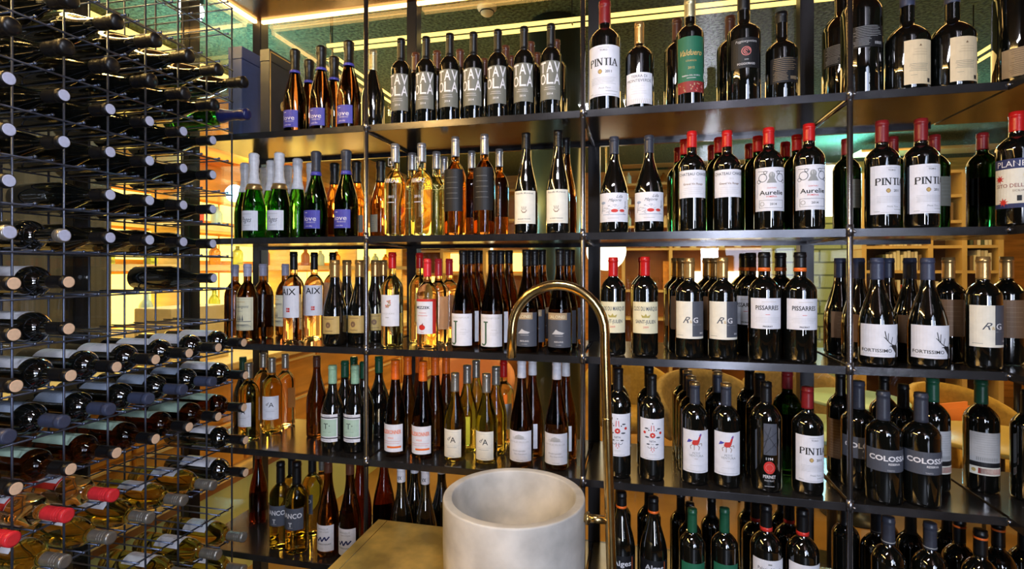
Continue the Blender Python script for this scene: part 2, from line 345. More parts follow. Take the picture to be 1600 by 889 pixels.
def A_J(a, w, z0, z1):
    h = z1-z0; a.text('CATIONPOUR', 0, z0+.85*h, .06*h, 'lgrey', 1.5*w); a.rect(-.38*w, -.24*w, z0+.12*h, z0+.76*h, 'dgreen'); a.rect(-.52*w, -.14*w, z0+.74*h, z0+.78*h, 'dgreen'); a.ring(-.5*w, z0+.13*h, .25*w, .12*w, 'dgreen', 12, pi*1.15, 2*pi)
    a.text('riesling', .3*w, z0+.5*h, .045*h, 'lgrey'); a.rect(.0, .7*w, z0+.42*h, z0+.425*h, 'lgrey'); a.rect(.0, .5*w, z0+.36*h, z0+.365*h, 'lgrey')
def A_salon(a, w, z0, z1):
    h = z1-z0; a.rect(-w*.95, w*.6, z0+.80*h, z1, 'tan'); a.text('SALONEI', -.15*w, z0+.84*h, .09*h, 'cream', 1.2*w)
    a.poly([(-.5*w, z0+.38*h), (.25*w, z0+.38*h), (.4*w, z0+.42*h), (.0, z0+.47*h), (-.2*w, z0+.52*h), (-.35*w, z0+.44*h)], 'lgrey'); a.rect(-.3*w, .3*w, z0+.33*h, z0+.34*h, 'lgrey')
    a.text('RIESLING', 0, z0+.14*h, .045*h, 'white'); a.text('trocken', 0, z0+.06*h, .035*h, 'lgrey')
def A_clos(a, w, z0, z1):
    h = z1-z0; a.text('CLOS DU MARQUIS', 0, z0+.72*h, .13*h, 'slate', 1.7*w, bold=.01); a.text('SAINT-JULIEN', 0, z0+.32*h, .11*h, 'slate', 1.35*w, bold=.01)
    a.poly([(-.22*w, z0+.5*h), (.22*w, z0+.5*h), (.3*w, z0+.6*h), (.1*w, z0+.55*h), (0, z0+.63*h), (-.1*w, z0+.55*h), (-.3*w, z0+.6*h)], 'olive'); a.text('2009', 0, z0+.17*h, .06*h, 'red')
def A_rg(a, w, z0, z1):
    h = z1-z0; a.rect(.12*w, w, z0+.06*h, z1, 'slate'); a.text('R', -.22*w, z0+.42*h, .17*h, 'slate', .42*w, shear=.5); a.text('&', .04*w, z0+.42*h, .08*h, 'gold'); a.text('G', .32*w, z0+.43*h, .14*h, 'white', bold=.01); a.rect(.15*w, .7*w, z0+.37*h, z0+.376*h, 'lgrey'); a.text('2013', .72*w, z0+.13*h, .04*h, 'white', bold=.02); a.rect(-.85*w, -.4*w, z0+.08*h, z0+.09*h, 'grey')
def A_piss(a, w, z0, z1):
    h = z1-z0; a.text('PISSARRES', .0, z0+.62*h, .14*h, 'black', 1.3*w, bold=.015); a.rect(-.3*w, .5*w, z0+.88*h, z0+.887*h, 'tan'); a.rect(-.12*w, .12*w, z0+.46*h, z0+.475*h, 'red'); a.lines(-.8*w, .8*w, z0+.22*h, z0+.36*h, 4, 'lgrey'); a.text('PRIORAT', 0, z0+.06*h, .05*h, 'black', bold=.02)
def A_fort(a, w, z0, z1):
    h = z1-z0; a.text('FORTISSIMO', -.22*w, z0+.15*h, .10*h, 'black', 1.35*w, bold=.01); a.rect(-.85*w, .45*w, z0+.08*h, z0+.088*h, 'lgrey')
    a.poly([(.42*w, z0+.34*h), (.62*w, z0+.38*h), (.78*w, z0+.36*h), (.86*w, z0+.26*h), (.84*w, z0), (.66*w, z0), (.70*w, z0+.12*h), (.52*w, z0+.26*h)], 'black')
    a.line([(.58*w, z0+.36*h), (.38*w, z0+.42*h), (.2*w, z0+.54*h), (.12*w, z0+.80*h)], .0022, 'black'); a.line([(.2*w, z0+.54*h), (.08*w, z0+.62*h)], .0018, 'black'); a.line([(.26*w, z0+.48*h), (.28*w, z0+.74*h)], .0018, 'black')
    a.line([(.42*w, z0+.40*h), (.5*w, z0+.62*h)], .0016, 'black'); a.line([(.72*w, z0+.37*h), (.85*w, z0+.46*h), (.95*w, z0+.66*h)], .002, 'black'); a.line([(.86*w, z0+.47*h), (.98*w, z0+.45*h)], .0016, 'black'); a.line([(.34*w, z0+.34*h), (.55*w, z0+.37*h)], .002, 'black')
def A_dA(a, w, z0, z1):
    h = z1-z0; a.frame(-.8*w, .8*w, z0+.42*h, z0+.92*h, 'lgrey'); a.text('A', .15*w, z0+.54*h, .2*h, 'black', bold=.0); a.text('d', -.25*w, z0+.62*h, .14*h, 'black', shear=.5); a.rect(-.5*w, .5*w, z0+.36*h, z0+.37*h, 'grey'); a.rect(-.3*w, .3*w, z0+.05*h, z0+.06*h, 'grey')
def A_T(a, w, z0, z1):
    h = z1-z0; a.rect(-w, w, z0+.86*h, z0+.90*h, 'black'); a.rect(-w, w, z0+.12*h, z0+.16*h, 'black'); a.rect(-w*.9, w*.9, z0+.2*h, z0+.82*h, 'mint'); a.text('T', -.1*w, z0+.48*h, .2*h, 'black'); a.text('+', .25*w, z0+.55*h, .08*h, 'black'); a.rect(-.4*w, .4*w, z0+.36*h, z0+.37*h, 'dgreen'); a.text('TERRE', 0, z0+.91*h, .06*h, 'grey'); a.text('BIANCO', 0, z0+.03*h, .06*h, 'grey')
def A_alles(a, w, z0, z1):
    h = z1-z0; a.text('ALLESKONNER', 0, z0+.66*h, .14*h, 'orange', 1.7*w, bold=.02); a.text('WEISS', 0, z0+.48*h, .06*h, 'orange'); a.rect(-.8*w, .8*w, z0+.38*h, z0+.39*h, 'pink'); a.rect(-.6*w, .7*w, z0+.31*h, z0+.32*h, 'pink'); a.rect(-.3*w, .85*w, z0+.14*h, z0+.21*h, 'orange')
def A_house(a, w, z0, z1):
    h = z1-z0; a.poly([(-.35*w, z0+.74*h), (.4*w, z0+.74*h), (.35*w, z0+.84*h), (0, z0+.9*h), (-.25*w, z0+.85*h)], 'lgrey'); a.lines(-.5*w, .6*w, z0+.74*h, z0+.80*h, 3, 'grey'); a.text('FAMILIE MULLER', 0, z0+.62*h, .055*h, 'lgrey', 1.5*w); a.text('Grauburgunder', 0, z0+.34*h, .05*h, 'grey', shear=.3); a.text('Gau-Odernheim', .1*w, z0+.24*h, .045*h, 'grey', shear=.3); a.rect(-.2*w, .3*w, z0+.05*h, z0+.06*h, 'grey')
def A_nita(a, w, z0, z1):
    h = z1-z0; c = z0+.60*h
    for k in range(8):
        an = k*pi/4; a.disc(.12*w*cos(an), c+.12*w*sin(an), .07*w, 'red', 8)
    a.disc(0, c, .06*w, 'ivory', 8)
    for sg in (-1, 1):
        a.disc(sg*.55*w, c+.06*h, .10*w, 'red', 8); a.disc(sg*.25*w, c+.12*h, .05*w, 'slate', 6); a.disc(sg*.38*w, c-.05*h, .16*w, 'slate', 7, .02*h); a.disc(sg*.42*w, c+.16*h, .14*w, 'slate', 7, .018*h); a.disc(sg*.3*w, c-.22*h, .12*w, 'slate', 7, .018*h); a.line([(sg*.1*w, c+.1*h), (sg*.07*w, c+.24*h)], .002, 'red'); a.ring(sg*.2*w, c-.27*h, .14*w, .03*w, 'slate', 10, pi, 2*pi); a.line([(sg*.05*w, c-.3*h), (sg*.1*w, c-.38*h)], .0018, 'red')
    a.disc(0, c+.29*h, .04*w, 'slate', 6); a.disc(0, c-.40*h, .035*w, 'red', 6); a.text('NITA', 0, c-.17*h, .045*h, 'slate', bold=.01); a.text('xxx', 0, c-.23*h, .03*h, 'slate'); a.rect(-.2*w, .2*w, z0+.13*h, z0+.137*h, 'lgrey'); a.rect(-.5*w, .5*w, z0+.03*h, z0+.037*h, 'grey')
def A_horse(a, w, z0, z1):
    h = z1-z0; c = z0+.72*h
    a.poly([(-.28*w, c-.03*h), (-.2*w, c+.05*h), (.12*w, c+.06*h), (.2*w, c), (.1*w, c-.06*h), (-.15*w, c-.07*h)], 'red'); a.poly([(.06*w, c+.03*h), (.2*w, c+.0*h), (.32*w, c+.16*h), (.38*w, c+.20*h), (.22*w, c+.17*h)], 'red')
    a.poly([(.2*w, c+.17*h), (.32*w, c+.22*h), (.34*w, c+.16*h), (.24*w, c+.13*h)], 'blue'); a.poly([(-.22*w, c+.04*h), (-.5*w, c+.07*h), (-.62*w, c-.02*h), (-.4*w, c+.0*h)], 'blue')
    for p in ([(-.22*w, c-.05*h), (-.38*w, c-.09*h), (-.34*w, c-.16*h)], [(-.12*w, c-.06*h), (-.12*w, c-.18*h)], [(.12*w, c-.04*h), (.36*w, c-.02*h), (.38*w, c-.08*h)], [(.06*w, c-.05*h), (.22*w, c-.11*h), (.16*w, c-.18*h)]): a.line(p, .0016, 'brown')
    a.text('PETIT', .02*w, z0+.44*h, .05*h, 'grey'); a.text('VENTURA', .02*w, z0+.38*h, .05*h, 'grey'); a.rect(-.1*w, .1*w, z0+.33*h, z0+.337*h, 'brown'); a.rect(-.4*w, .4*w, z0+.17*h, z0+.176*h, 'lgrey'); a.rect(-.7*w, .7*w, z0+.04*h, z0+.05*h, 'lgrey')
def A_perinet(a, w, z0, z1):
    h = z1-z0; a.rect(-.42*w, .55*w, z0+.50*h, z1, 'slate')
    for p in ([(-.42, .9), (.5, .62)], [(-.42, .7), (.5, .86)], [(-.3, .52), (.5, .7)], [(-.4, .6), (.1, .95)]): a.line([(p[0][0]*w, z0+p[0][1]*h), (p[1][0]*w, z0+p[1][1]*h)], .0016, 'black')
    a.text('1194', 0, z0+.42*h, .04*h, 'white', bold=.01); a.disc(.0, z0+.30*h, .42*w, 'red', 18, .10*h); a.ring(.0, z0+.30*h, .28*w, .03*w, 'pink'); a.text('PERINET', 0, z0+.13*h, .05*h, 'white', .9*w, bold=.01); a.text('PRIORAT', 0, z0+.08*h, .025*h, 'lgrey'); a.rect(-.35*w, .35*w, z0+.0*h, z0+.007*h, 'lgrey')
def A_col(a, w, z0, z1):
    h = z1-z0; a.text('COLOSSAL', 0.05*w, z0+.50*h, .22*h, 'white', 1.75*w, bold=.035); a.text('RESERVA', .15*w, z0+.32*h, .09*h, 'white', bold=.02); a.text('TINTO', 0, z0+.04*h, .07*h, 'lgrey')
def A_rback(a, w, z0, z1):
    h = z1-z0; a.lines(-.8*w, .8*w, z0+.5*h, z0+.94*h, 9, 'grey', .0006); a.rect(-w, w, z0+.19*h, z0+.3*h, 'char'); a.rect(-w, w, z0, z0+.19*h, 'ivory'); a.rect(-.5*w, .9*w, z0+.03*h, z0+.16*h, 'red'); a.disc(-.75*w, z0+.1*h, .14*w, 'gold', 8)
    for k in range(12): a.rect((-.6+.11*k)*w, (-.55+.11*k)*w, z0+.34*h, z0+.42*h, 'grey')
def A_bianco(a, w, z0, z1):
    h = z1-z0; a.text('BIANCO', 0, z0+.55*h, .22*h, 'white', 1.75*w, bold=.02); a.rect(-.05*w, .05*w, z0+.15*h, z0+.3*h, 'lgrey'); a.rect(-.14*w, .14*w, z0+.3*h, z0+.36*h, 'lgrey'); a.rect(-.2*w, .2*w, z0+.1*h, z0+.115*h, 'lgrey')
def A_brush(a, w, z0, z1):
    h = z1-z0; a.text('WEINGUT', 0, z0+.82*h, .07*h, 'grey', 1.0*w); a.text('AM STEIN', .1*w, z0+.72*h, .06*h, 'grey'); a.line([(-.6*w, z0+.5*h), (-.45*w, z0+.38*h), (-.2*w, z0+.55*h), (-.08*w, z0+.38*h), (.2*w, z0+.56*h), (.3*w, z0+.42*h), (.6*w, z0+.56*h)], .005, 'navy'); a.text('CHARDONNAY', .05*w, z0+.25*h, .06*h, 'black', 1.4*w); a.rect(-.2*w, .2*w, z0+.1*h, z0+.11*h, 'lgrey')
def A_alges(a, w, z0, z1):
    h = z1-z0; a.text('Alges', .05*w, z0+.62*h, .2*h, 'white', 1.2*w, bold=.02); a.rect(-.25*w, .7*w, z0+.42*h, z0+.44*h, 'lgrey'); a.text('MONASTRELL', .3*w, z0+.3*h, .05*h, 'lgrey'); a.rect(.72*w, .76*w, z0+.4*h, z0+.95*h, 'orange')
def A_green5(a, w, z0, z1):
    h = z1-z0; a.text('Quinta', 0, z0+.55*h, .12*h, 'gold', 1.1*w, shear=.4); a.rect(-.6*w, .6*w, z0+.48*h, z0+.49*h, 'gold')
def A_pals(a, w, z0, z1):
    h = z1-z0; a.text('Palacio Nivera', 0, z0+.78*h, .07*h, 'slate', 1.3*w); a.rect(-.1*w, .1*w, z0+.9*h, z0+.93*h, 'grey'); a.rect(-.7*w, .7*w, z0+.7*h, z0+.705*h, 'grey'); a.text('2014', 0, z0+.5*h, .06*h, 'grey')
def A_cream(a, w, z0, z1):
    h = z1-z0; a.poly([(-.08*w, z0+.85*h), (.1*w, z0+.85*h), (.02*w, z0+.9*h)], 'brown'); a.lines(-.5*w, .6*w, z0+.66*h, z0+.78*h, 3, 'tan'); a.lines(-.7*w, .7*w, z0+.3*h, z0+.45*h, 5, 'taupe', .0009); a.rect(-.6*w, -.2*w, z0+.2*h, z0+.206*h, 'taupe'); a.rect(.55*w, .78*w, z0+.04*h, z0+.13*h, 'black')
def A_line(c='grey'):
    def f(a, w, z0, z1):
        h = z1-z0; a.lines(-.6*w, .6*w, z0+.3*h, z0+.8*h, 5, c)
    return f
def A_scr(a, w, z0, z1):
    h = z1-z0; a.line([(-.2*w, z0+.6*h), (0, z0+.75*h), (.2*w, z0+.6*h)], .0014, 'black'); a.lines(-.4*w, .4*w, z0+.25*h, z0+.4*h, 2, 'lgrey')

# ---------------------------------------------------------------- glass of the bottles
def gl(name, col, rough=.02, ior=1.36): return mat(name, col, rough, trans=1., ior=ior)
GLASS = dict(black=mat('dark_bottle_glass', (.003, .0035, .003), .035, spec=.9, coat=1.0, ior=1.5),
             green=gl('green_bottle_glass', (.03, .20, .02)), dgreen=gl('deep_green_glass', (.004, .022, .004)), amber=gl('amber_bottle_glass', (.52, .20, .045)),
             damber=gl('dark_amber_glass', (.09, .036, .012)), clear=gl('pale_wine_glass', (.97, .90, .50)), rose=gl('rose_wine_glass', (.97, .70, .46)),
             olive=gl('olive_bottle_glass', (.58, .52, .16)), red=gl('red_bottle_glass', (.13, .022, .012)))
CAP = dict(black=((.005, .005, .006), .38), slate=((.04, .045, .065), .35), red=((.55, .012, .012), .3), dred=((.22, .012, .015), .35), orange=((.85, .15, .01), .35), gold=((.62, .38, .14), .3), silver=((.55, .55, .58), .28),
           white=((.80, .80, .86), .35), lilac=((.42, .42, .56), .4), mint=((.30, .52, .36), .4), dgreen=((.012, .09, .045), .35), navy=((.012, .018, .09), .3), foil=((.80, .79, .82), .3), champ=((.55, .50, .30), .35), tin=((.40, .38, .34), .3), brown=((.10, .035, .02), .3), pinkred=((.72, .03, .04), .3), blue=((.045, .055, .10), .4), pale=((.50, .52, .68), .45), cork=((.78, .52, .33), .8))
def capmat(c):
    col, r = CAP[c]; return mat('capsule_'+c, col, r, .75 if c in ('gold', 'silver', 'tin', 'champ') else 0, noise=.12, nscale=90)

def profile(H, R, rn, zs, zn, shape, base=.93):
    p = [(0, .012), (R*.45, .006), (R*.8, .0), (R*base, .0015), (R, .009), (R, zs*H*.5), (R, zs*H)]
    N = 11
    for i in range(1, N):
        t = i/N
        if shape == 'bord': g = cos(t*pi/2)**.85 if t < .9 else cos(t*pi/2)**.9
        elif shape == 'burg': g = (.5*(1+cos(pi*t)))**.80*(1-.15*t)
        else: g = (.5*(1+cos(pi*t**.92)))
        p.append((rn+(R-rn)*g, (zs+(zn-zs)*t)*H))
    p += [(rn*1.02, zn*H), (rn, (zn+.03)*H), (rn*.97, .955*H), (rn*.97, .985*H), (rn*.9, .997*H), (0, .998*H)]
    return p
def rat(p, z):
    for (r0, z0), (r1, z1) in zip(p[3:], p[4:]):
        if z0 <= z <= z1 and z1 > z0: return r0+(r1-r0)*(z-z0)/(z1-z0)
    return p[-2][0]

# name: shape H R rn zs zn glass | capsule colour, capsule from, kind | label(z0,z1 fraction,angle half deg, paper, art) | description, category
T = {}
def ty(n, shape, H, R, rn, zs, zn, glass, cap, cz, ck, lab, desc, extra=None, rings=None): T[n] = dict(shape=shape, H=H, R=R, rn=rn, zs=zs, zn=zn, glass=glass, cap=cap, cz=cz, ck=ck, lab=lab, desc=desc, extra=extra, rings=rings)
ty('prosecco', 'burg', 0.317, .040, .0145, .38, .80, 'damber', 'black', .73, 'champ', (.06, .26, 50, 'blue', A_love), 'sparkling bottle with small blue label', rings=('blue', .72, .755))
ty('proseccog', 'burg', 0.314, .042, .0145, .38, .80, 'dgreen', 'slate', .76, 'champ', (.10, .31, 50, 'blue', A_love), 'dark sparkling bottle with square blue label', rings=('blue', .72, .765))
ty('sparkback', 'burg', 0.295, .040, .0145, .38, .80, 'amber', 'black', .72, 'champ', (.08, .3, 40, 'taupe', A_line()), 'amber sparkling bottle with black foil')
ty('burgfoil', 'burg', .31, .041, .0145, .42, .78, 'black', 'champ', .76, 'cap', None, 'dark bottle with pale olive neck foil')
ty('tavola', 'bord', 0.309, .0355, .0135, .64, .755, 'black', 'black', .74, 'cap', (.165, .575, 66, 'taupe', A_tavola), 'bottle with taupe label of white capitals')
ty('plain', 'bord', .295, .037, .014, .66, .77, 'black', 'brown', .78, 'cap', None, 'unlabelled dark bottle with brown capsule')
ty('plainblk', 'bord', .30, .0375, .014, .66, .79, 'black', 'black', .78, 'cap', None, 'unlabelled dark bottle with black capsule')
ty('plainbkt', 'bord', 0.325, .0385, .014, .66, .79, 'black', 'black', .78, 'cap', (.18, .56, 50, 'brown', A_back('tan')), 'dark bottle with tan text label')
ty('pintia', 'bord', 0.312, 0.0425, 0.016, 0.64, 0.76, 'black', 'dred', .80, 'cap', (.13, .57, 72, 'paper', A_pintia), 'red wine with tall white label, serif lettering')
ty('terra', 'bord', 0.286, 0.0445, .0145, .60, .74, 'black', 'gold', .76, 'cap', (.06, .40, 60, 'paper', A_terra), 'squat bottle with bronze capsule')
ty('valdu', 'bord', .35, .0425, .017, 0.66, 0.76, 'black', 'champ', .83, 'cap', (.12, .62, 62, 'green', A_valdu), 'large bottle with tall green label')
ty('poggio', 'bord', 0.36, .0475, .018, 0.6, 0.69, 'black', 'black', .80, 'cap', (.28, .53, 55, 'char', A_poggio), 'large bottle with black spiral label')
ty('backmag', 'bord', 0.28, .0445, .017, 0.57, 0.69, 'black', 'black', .88, 'cap', (.20, .465, 55, 'char', A_back('tan')), 'stout black bottle with fine-print label')
ty('giant', 'bord', 0.4, 0.052, .019, 0.6, 0.73, 'black', 'black', .85, 'cap', (.33, .48, 50, 'char', A_back('lgrey')), 'very large black bottle')
ty('creammag', 'bord', 0.31, 0.0535, .018, 0.48, 0.63, 'black', 'blue', .80, 'cap', (.05, .44, 40, 'buff', A_cream), 'magnum with cream label and blue-grey capsule')
ty('wingmag', 'burg', .45, .066, .020, .55, .80, 'black', 'black', .85, 'cap', (.05, .22, 70, 'tan', A_back('black')), 'giant black bottle with brown label')
ty('cava', 'burg', .32, .0415, .0145, .34, .78, 'green', 'foil', .64, 'champ', (.09, .32, 58, 'paper', A_cava), 'green sparkling bottle with white foil', rings=('gold', .57, .64))
ty('cavab', 'burg', .315, .0405, .0145, .34, .78, 'green', 'foil', .62, 'champ', None, 'green sparkling bottle turned backwards')
ty('blanc', 'bord', 0.32, .0375, .0145, .56, .71, 'clear', 'silver', .80, 'cap', (.10, .95, 60, None, A_blanc), 'pale golden wine bottle with silver capsule')
ty('rosetall', 'bord', .335, .0375, .0135, .56, .74, 'amber', 'silver', .80, 'cap', (.24, .66, 62, 'char', A_line('grey')), 'amber rose bottle with silver capsule')
ty('kreuz', 'ries', .342, .0395, .014, .36, .86, 'black', 'black', .84, 'screw', (.10, .42, 62, 'ivory', A_kreuz), 'tall slim bottle with cream crest label')
ty('slimback', 'ries', .335, .038, .014, .36, .86, 'damber', 'black', .84, 'screw', None, 'slim amber bottle with black screw cap')
ty('lilla', 'burg', 0.307, .045, .0145, .38, .80, 'black', 'slate', .82, 'cap', (.11, .405, 72, 'paper', A_lilla), 'sloping bottle with landscape sketch label')
ty('chateau', 'bord', 0.31, .0395, .0145, .64, .77, 'black', 'red', .84, 'cap', (.33, .60, 72, 'paper', A_chateau), 'claret bottle with white chateau label')
ty('aurelie', 'bord', 0.312, .0415, .0155, .66, .79, 'black', 'red', .84, 'cap', (.185, .60, 70, 'paper', A_aurelie), 'claret bottle with ornate engraved label')
ty('redback', 'bord', 0.29, .038, .0145, .66, .79, 'dgreen', 'dred', .83, 'cap', (.25, .55, 45, 'taupe', A_line()), 'dark bottle with deep red capsule')
ty('redcapback', 'bord', 0.305, .038, .0145, .66, .79, 'dgreen', 'red', .84, 'cap', None, 'dark green bottle with bright red capsule')
ty('planeta', 'bord', 0.314, .046, .017, .66, .79, 'black', 'red', .83, 'cap', (.16, .58, 70, 'ivory', A_planeta), 'red-capped bottle with red starburst label')
ty('vine', 'bord', .29, .0385, .0145, .56, .76, 'damber', 'lilac', .84, 'cap', (.14, .57, 70, 'cream', A_vine), 'bottle with vineyard label and lilac capsule')
ty('aix', 'bord', 0.337, .0375, .0135, .60, .74, 'rose', 'black', .80, 'cap', (.27, .62, 62, 'paper', A_aix), 'rose wine bottle with black capsule')
ty('goldburg', 'burg', .305, .042, .0165, .36, .76, 'black', 'gold', .80, 'cap', (.14, .345, 52, 'gold', A_gold), 'dark sloping bottle with gold capsule and label')
ty('flower', 'bord', 0.331, .0385, .0135, .60, .75, 'clear', 'red', .83, 'cap', (.22, .55, 64, 'paper', A_flower), 'pale wine bottle with pink flower label')
ty('mezz', 'bord', .305, .0370, .0135, .60, .74, 'rose', 'pinkred', .80, 'cap', (.16, .55, 72, 'paper', A_mezz), 'rose wine bottle with bright red capsule')
ty('jries', 'burg', .335, .0395, .0145, .36, .82, 'damber', 'black', .86, 'screw', (.045, .365, 66, 'paper', A_J), 'dark bottle with large green J label')
ty('salon', 'burg', .335, .0395, .0145, .36, .80, 'damber', 'black', .84, 'screw', (.06, .39, 66, 'slate', A_salon), 'dark bottle with slate label, tan strip')
ty('clos', 'bord', .302, .0385, .0145, .66, .80, 'black', 'red', .81, 'cap', (.235, .55, 70, 'cream', A_clos), 'red-capped claret with cream crown label')
ty('rg', 'bord', 0.307, .0415, .0155, .64, .77, 'black', 'gold', .80, 'cap', (.20, .57, 70, 'ivory', A_rg), 'bottle with split cream and slate label')
ty('rgback', 'bord', 0.308, .0415, .0155, .64, .77, 'black', 'gold', .80, 'cap', (.25, .6, 55, 'brown', A_line('tan')), 'copper-capped bottle turned to its back label')
ty('piss', 'bord', 0.323, .0445, .0165, .64, .77, 'black', 'black', .86, 'cap', (.30, .58, 66, 'paper', A_piss), 'black-capped bottle with white lettered label', rings=('orange', .825, .86))
ty('fort', 'burg', 0.305, .0475, .0165, .36, .80, 'black', 'blue', .80, 'cap', (.09, .39, 68, 'paper', A_fort), 'sloping bottle with antlered deer label')
ty('fortback', 'burg', 0.306, .0465, .0165, .36, .80, 'black', 'blue', .80, 'cap', (.18, .45, 50, 'brown', A_line('tan')), 'sloping bottle turned to its brown back label')
ty('dA', 'burg', .302, .0385, .0142, .42, .80, 'olive', 'tin', .79, 'screw', (.05, .37, 52, 'ivory', A_dA), 'olive glass bottle with cream letter A label')
ty('dAback', 'burg', .302, .0385, .0142, .42, .80, 'olive', 'tin', .79, 'screw', (.10, .42, 30, 'yellow', A_line('olive')), 'olive glass bottle with yellow back label')
ty('dAbord', 'bord', .295, .0375, .014, .60, .76, 'olive', 'tin', .80, 'screw', (.19, .50, 52, 'paper', A_dA), 'square-shouldered bottle with letter A label')
ty('amberback', 'bord', .295, .0375, .014, .60, .76, 'rose', 'tin', .80, 'screw', (.22, .5, 40, 'tan', A_line()), 'pale amber bottle with tin screw cap')
ty('T', 'burg', .30, .0395, .0145, .44, .76, 'black', 'mint', .79, 'cap', (.13, .45, 54, 'paper', A_T), 'black bottle with mint capsule')
ty('Tback', 'burg', .30, .0395, .0145, .44, .76, 'black', 'dgreen', .80, 'cap', None, 'black bottle with dark green capsule')
ty('brownburg', 'burg', .33, .041, .0145, .42, .82, 'damber', 'brown', .86, 'cap', (.22, .46, 50, 'brown', A_line('tan')), 'brown sloping bottle with two brown labels')
ty('alles', 'ries', 0.333, .0385, .0145, .34, .84, 'damber', 'orange', .80, 'screw', (.06, .345, 66, 'paper', A_alles), 'slim bottle with orange cap and lettering')
ty('allesback', 'ries', 0.328, .0385, .0145, .34, .84, 'damber', 'orange', .80, 'screw', (.12, .35, 36, 'yellow', A_line('orange')), 'slim orange-capped bottle with yellow label')
ty('house', 'ries', 0.352, .040, .0145, .34, .84, 'damber', 'white', .83, 'cap', (.06, .345, 66, 'paper', A_house), 'tall white-capped bottle with farmhouse label')
ty('houseback', 'ries', 0.343, .040, .0145, .34, .84, 'damber', 'white', .83, 'cap', (.1, .35, 40, 'paper', A_line()), 'tall white-capped bottle turned to its back')
ty('roseback', 'bord', .31, .0375, .0135, .60, .74, 'rose', 'red', .80, 'cap', (.2, .5, 40, 'paper', A_line()), 'rose bottle with dark red capsule')
ty('nita', 'bord', 0.328, .0385, .0145, .66, .79, 'black', 'black', .80, 'screw', (.21, .60, 68, 'paper', A_nita), 'black-capped bottle with folk flower label')
ty('horse', 'bord', 0.306, .0395, .0145, .66, .79, 'black', 'slate', .79, 'cap', (.13, .55, 64, 'paper', A_horse), 'bottle with prancing red horse label', rings=('gold', .975, 1.004))
ty('horseback', 'bord', 0.307, .0395, .0145, .66, .79, 'black', 'slate', .79, 'cap', None, 'gold-topped black bottle behind horse labels', rings=('gold', .975, 1.004))
ty('perinet', 'bord', .32, .0435, .0155, .66, .80, 'black', 'black', .81, 'cap', (.06, .64, 50, None, A_perinet), 'black bottle with round red seal')
ty('col', 'bord', 0.309, .046, .0165, .62, .74, 'black', 'slate', .74, 'cap', (.30, .50, 80, 'slate', A_col), 'bottle with dark slate lettered band label')
ty('greencap', 'bord', .325, .0425, .016, .64, .77, 'black', 'dgreen', .79, 'cap', (.17, .55, 55, 'lgrey', A_rback), 'green-capped bottle with red-striped back label')
ty('bianco', 'bord', .305, .0385, .0145, .60, .74, 'olive', 'black', .76, 'cap', (.28, .52, 66, 'slate', A_bianco), 'white wine with slate label and black cap')
ty('brush', 'ries', 0.345, .0385, .0145, .36, .84, 'damber', 'brown', .86, 'cap', (.07, .34, 60, 'paper', A_brush), 'slim bottle with dark blue brushstroke label')
ty('mcap', 'ries', .34, .042, .0148, .36, .82, 'black', 'white', .84, 'cap', None, 'dark bottle with marked white cap')
ty('redries', 'burg', .33, .040, .0145, .36, .82, 'red', 'brown', .86, 'cap', (.1, .36, 36, 'tan', A_line()), 'reddish brown sloping bottle')
ty('alges', 'burg', .325, .0425, .0155, .46, .86, 'black', 'black', .88, 'cap', (.20, .44, 66, 'char', A_alges), 'black bottle with copper neck ring', rings=('orange', .855, .878))
ty('green5', 'bord', .315, .0395, .0145, .64, .76, 'black', 'dgreen', .77, 'cap', (.20, .50, 60, 'green', A_green5), 'green-capped bottle with green label')
ty('redband', 'bord', .32, .043, .0155, .62, .76, 'black', 'black', .80, 'cap', (.14, .56, 66, 'paper', A_pals), 'black-capped bottle with red neck ring', rings=('red', .775, .81))
ty('ringcap', 'bord', .32, .0425, .0155, .62, .76, 'black', 'slate', .78, 'cap', (.16, .55, 58, 'paper', A_line()), 'black bottle with grey-ringed slate capsule', rings=('grey', .79, .80))
ty('oring', 'bord', .32, .0425, .0155, .62, .76, 'black', 'black', .79, 'cap', None, 'black bottle with thin orange capsule ring', rings=('orange', .925, .945))
# lying in the rack
ty('rk_pale', 'burg', .30, .0385, .0150, .44, .80, 'black', 'black', .83, 'cap', None, 'dark bottle with pale capsule end', extra='pale')
ty('rk_ring', 'bord', .30, .0375, .0155, .64, .76, 'black', 'tin', .94, 'cap', None, 'dark bottle with silver-rimmed end', extra='pale')
ty('rk_cork', 'bord', .30, .0375, .0150, .64, .76, 'black', 'black', .83, 'cap', (.22, .62, 62, 'paper', A_line()), 'dark bottle with cork-coloured end', extra='cork')
ty('rk_corkw', 'bord', .30, .0375, .0150, .64, .76, 'damber', 'black', .83, 'cap', (.22, .62, 62, 'mint', A_scr), 'brown bottle with pale green label', extra='cork')
ty('rk_blue', 'bord', .30, .0375, .0155, .64, .76, 'black', 'blue', .80, 'cap', (.3, .62, 55, 'sky', A_line('navy')), 'dark bottle with blue capsule', extra='blue')
ty('rk_dark', 'burg', .315, .041, .0150, .42, .80, 'black', 'black', .80, 'champ', None, 'dark bottle with dark foil neck')
ty('rk_green', 'burg', .315, .041, .0150, .40, .80, 'green', 'navy', .66, 'champ', None, 'green sparkling bottle with navy foil')
ty('rk_screw', 'bord', .30, .0375, .0150, .58, .78, 'olive', 'tin', .80, 'screw', (.28, .58, 55, 'paper', A_scr), 'olive bottle with grey screw cap', extra='tin')
ty('rk_red', 'bord', .30, .0375, .0155, .60, .74, 'rose', 'pinkred', .78, 'screw', (.2, .52, 70, 'paper', A_mezz), 'rose bottle with bright red cap', extra='pinkred')

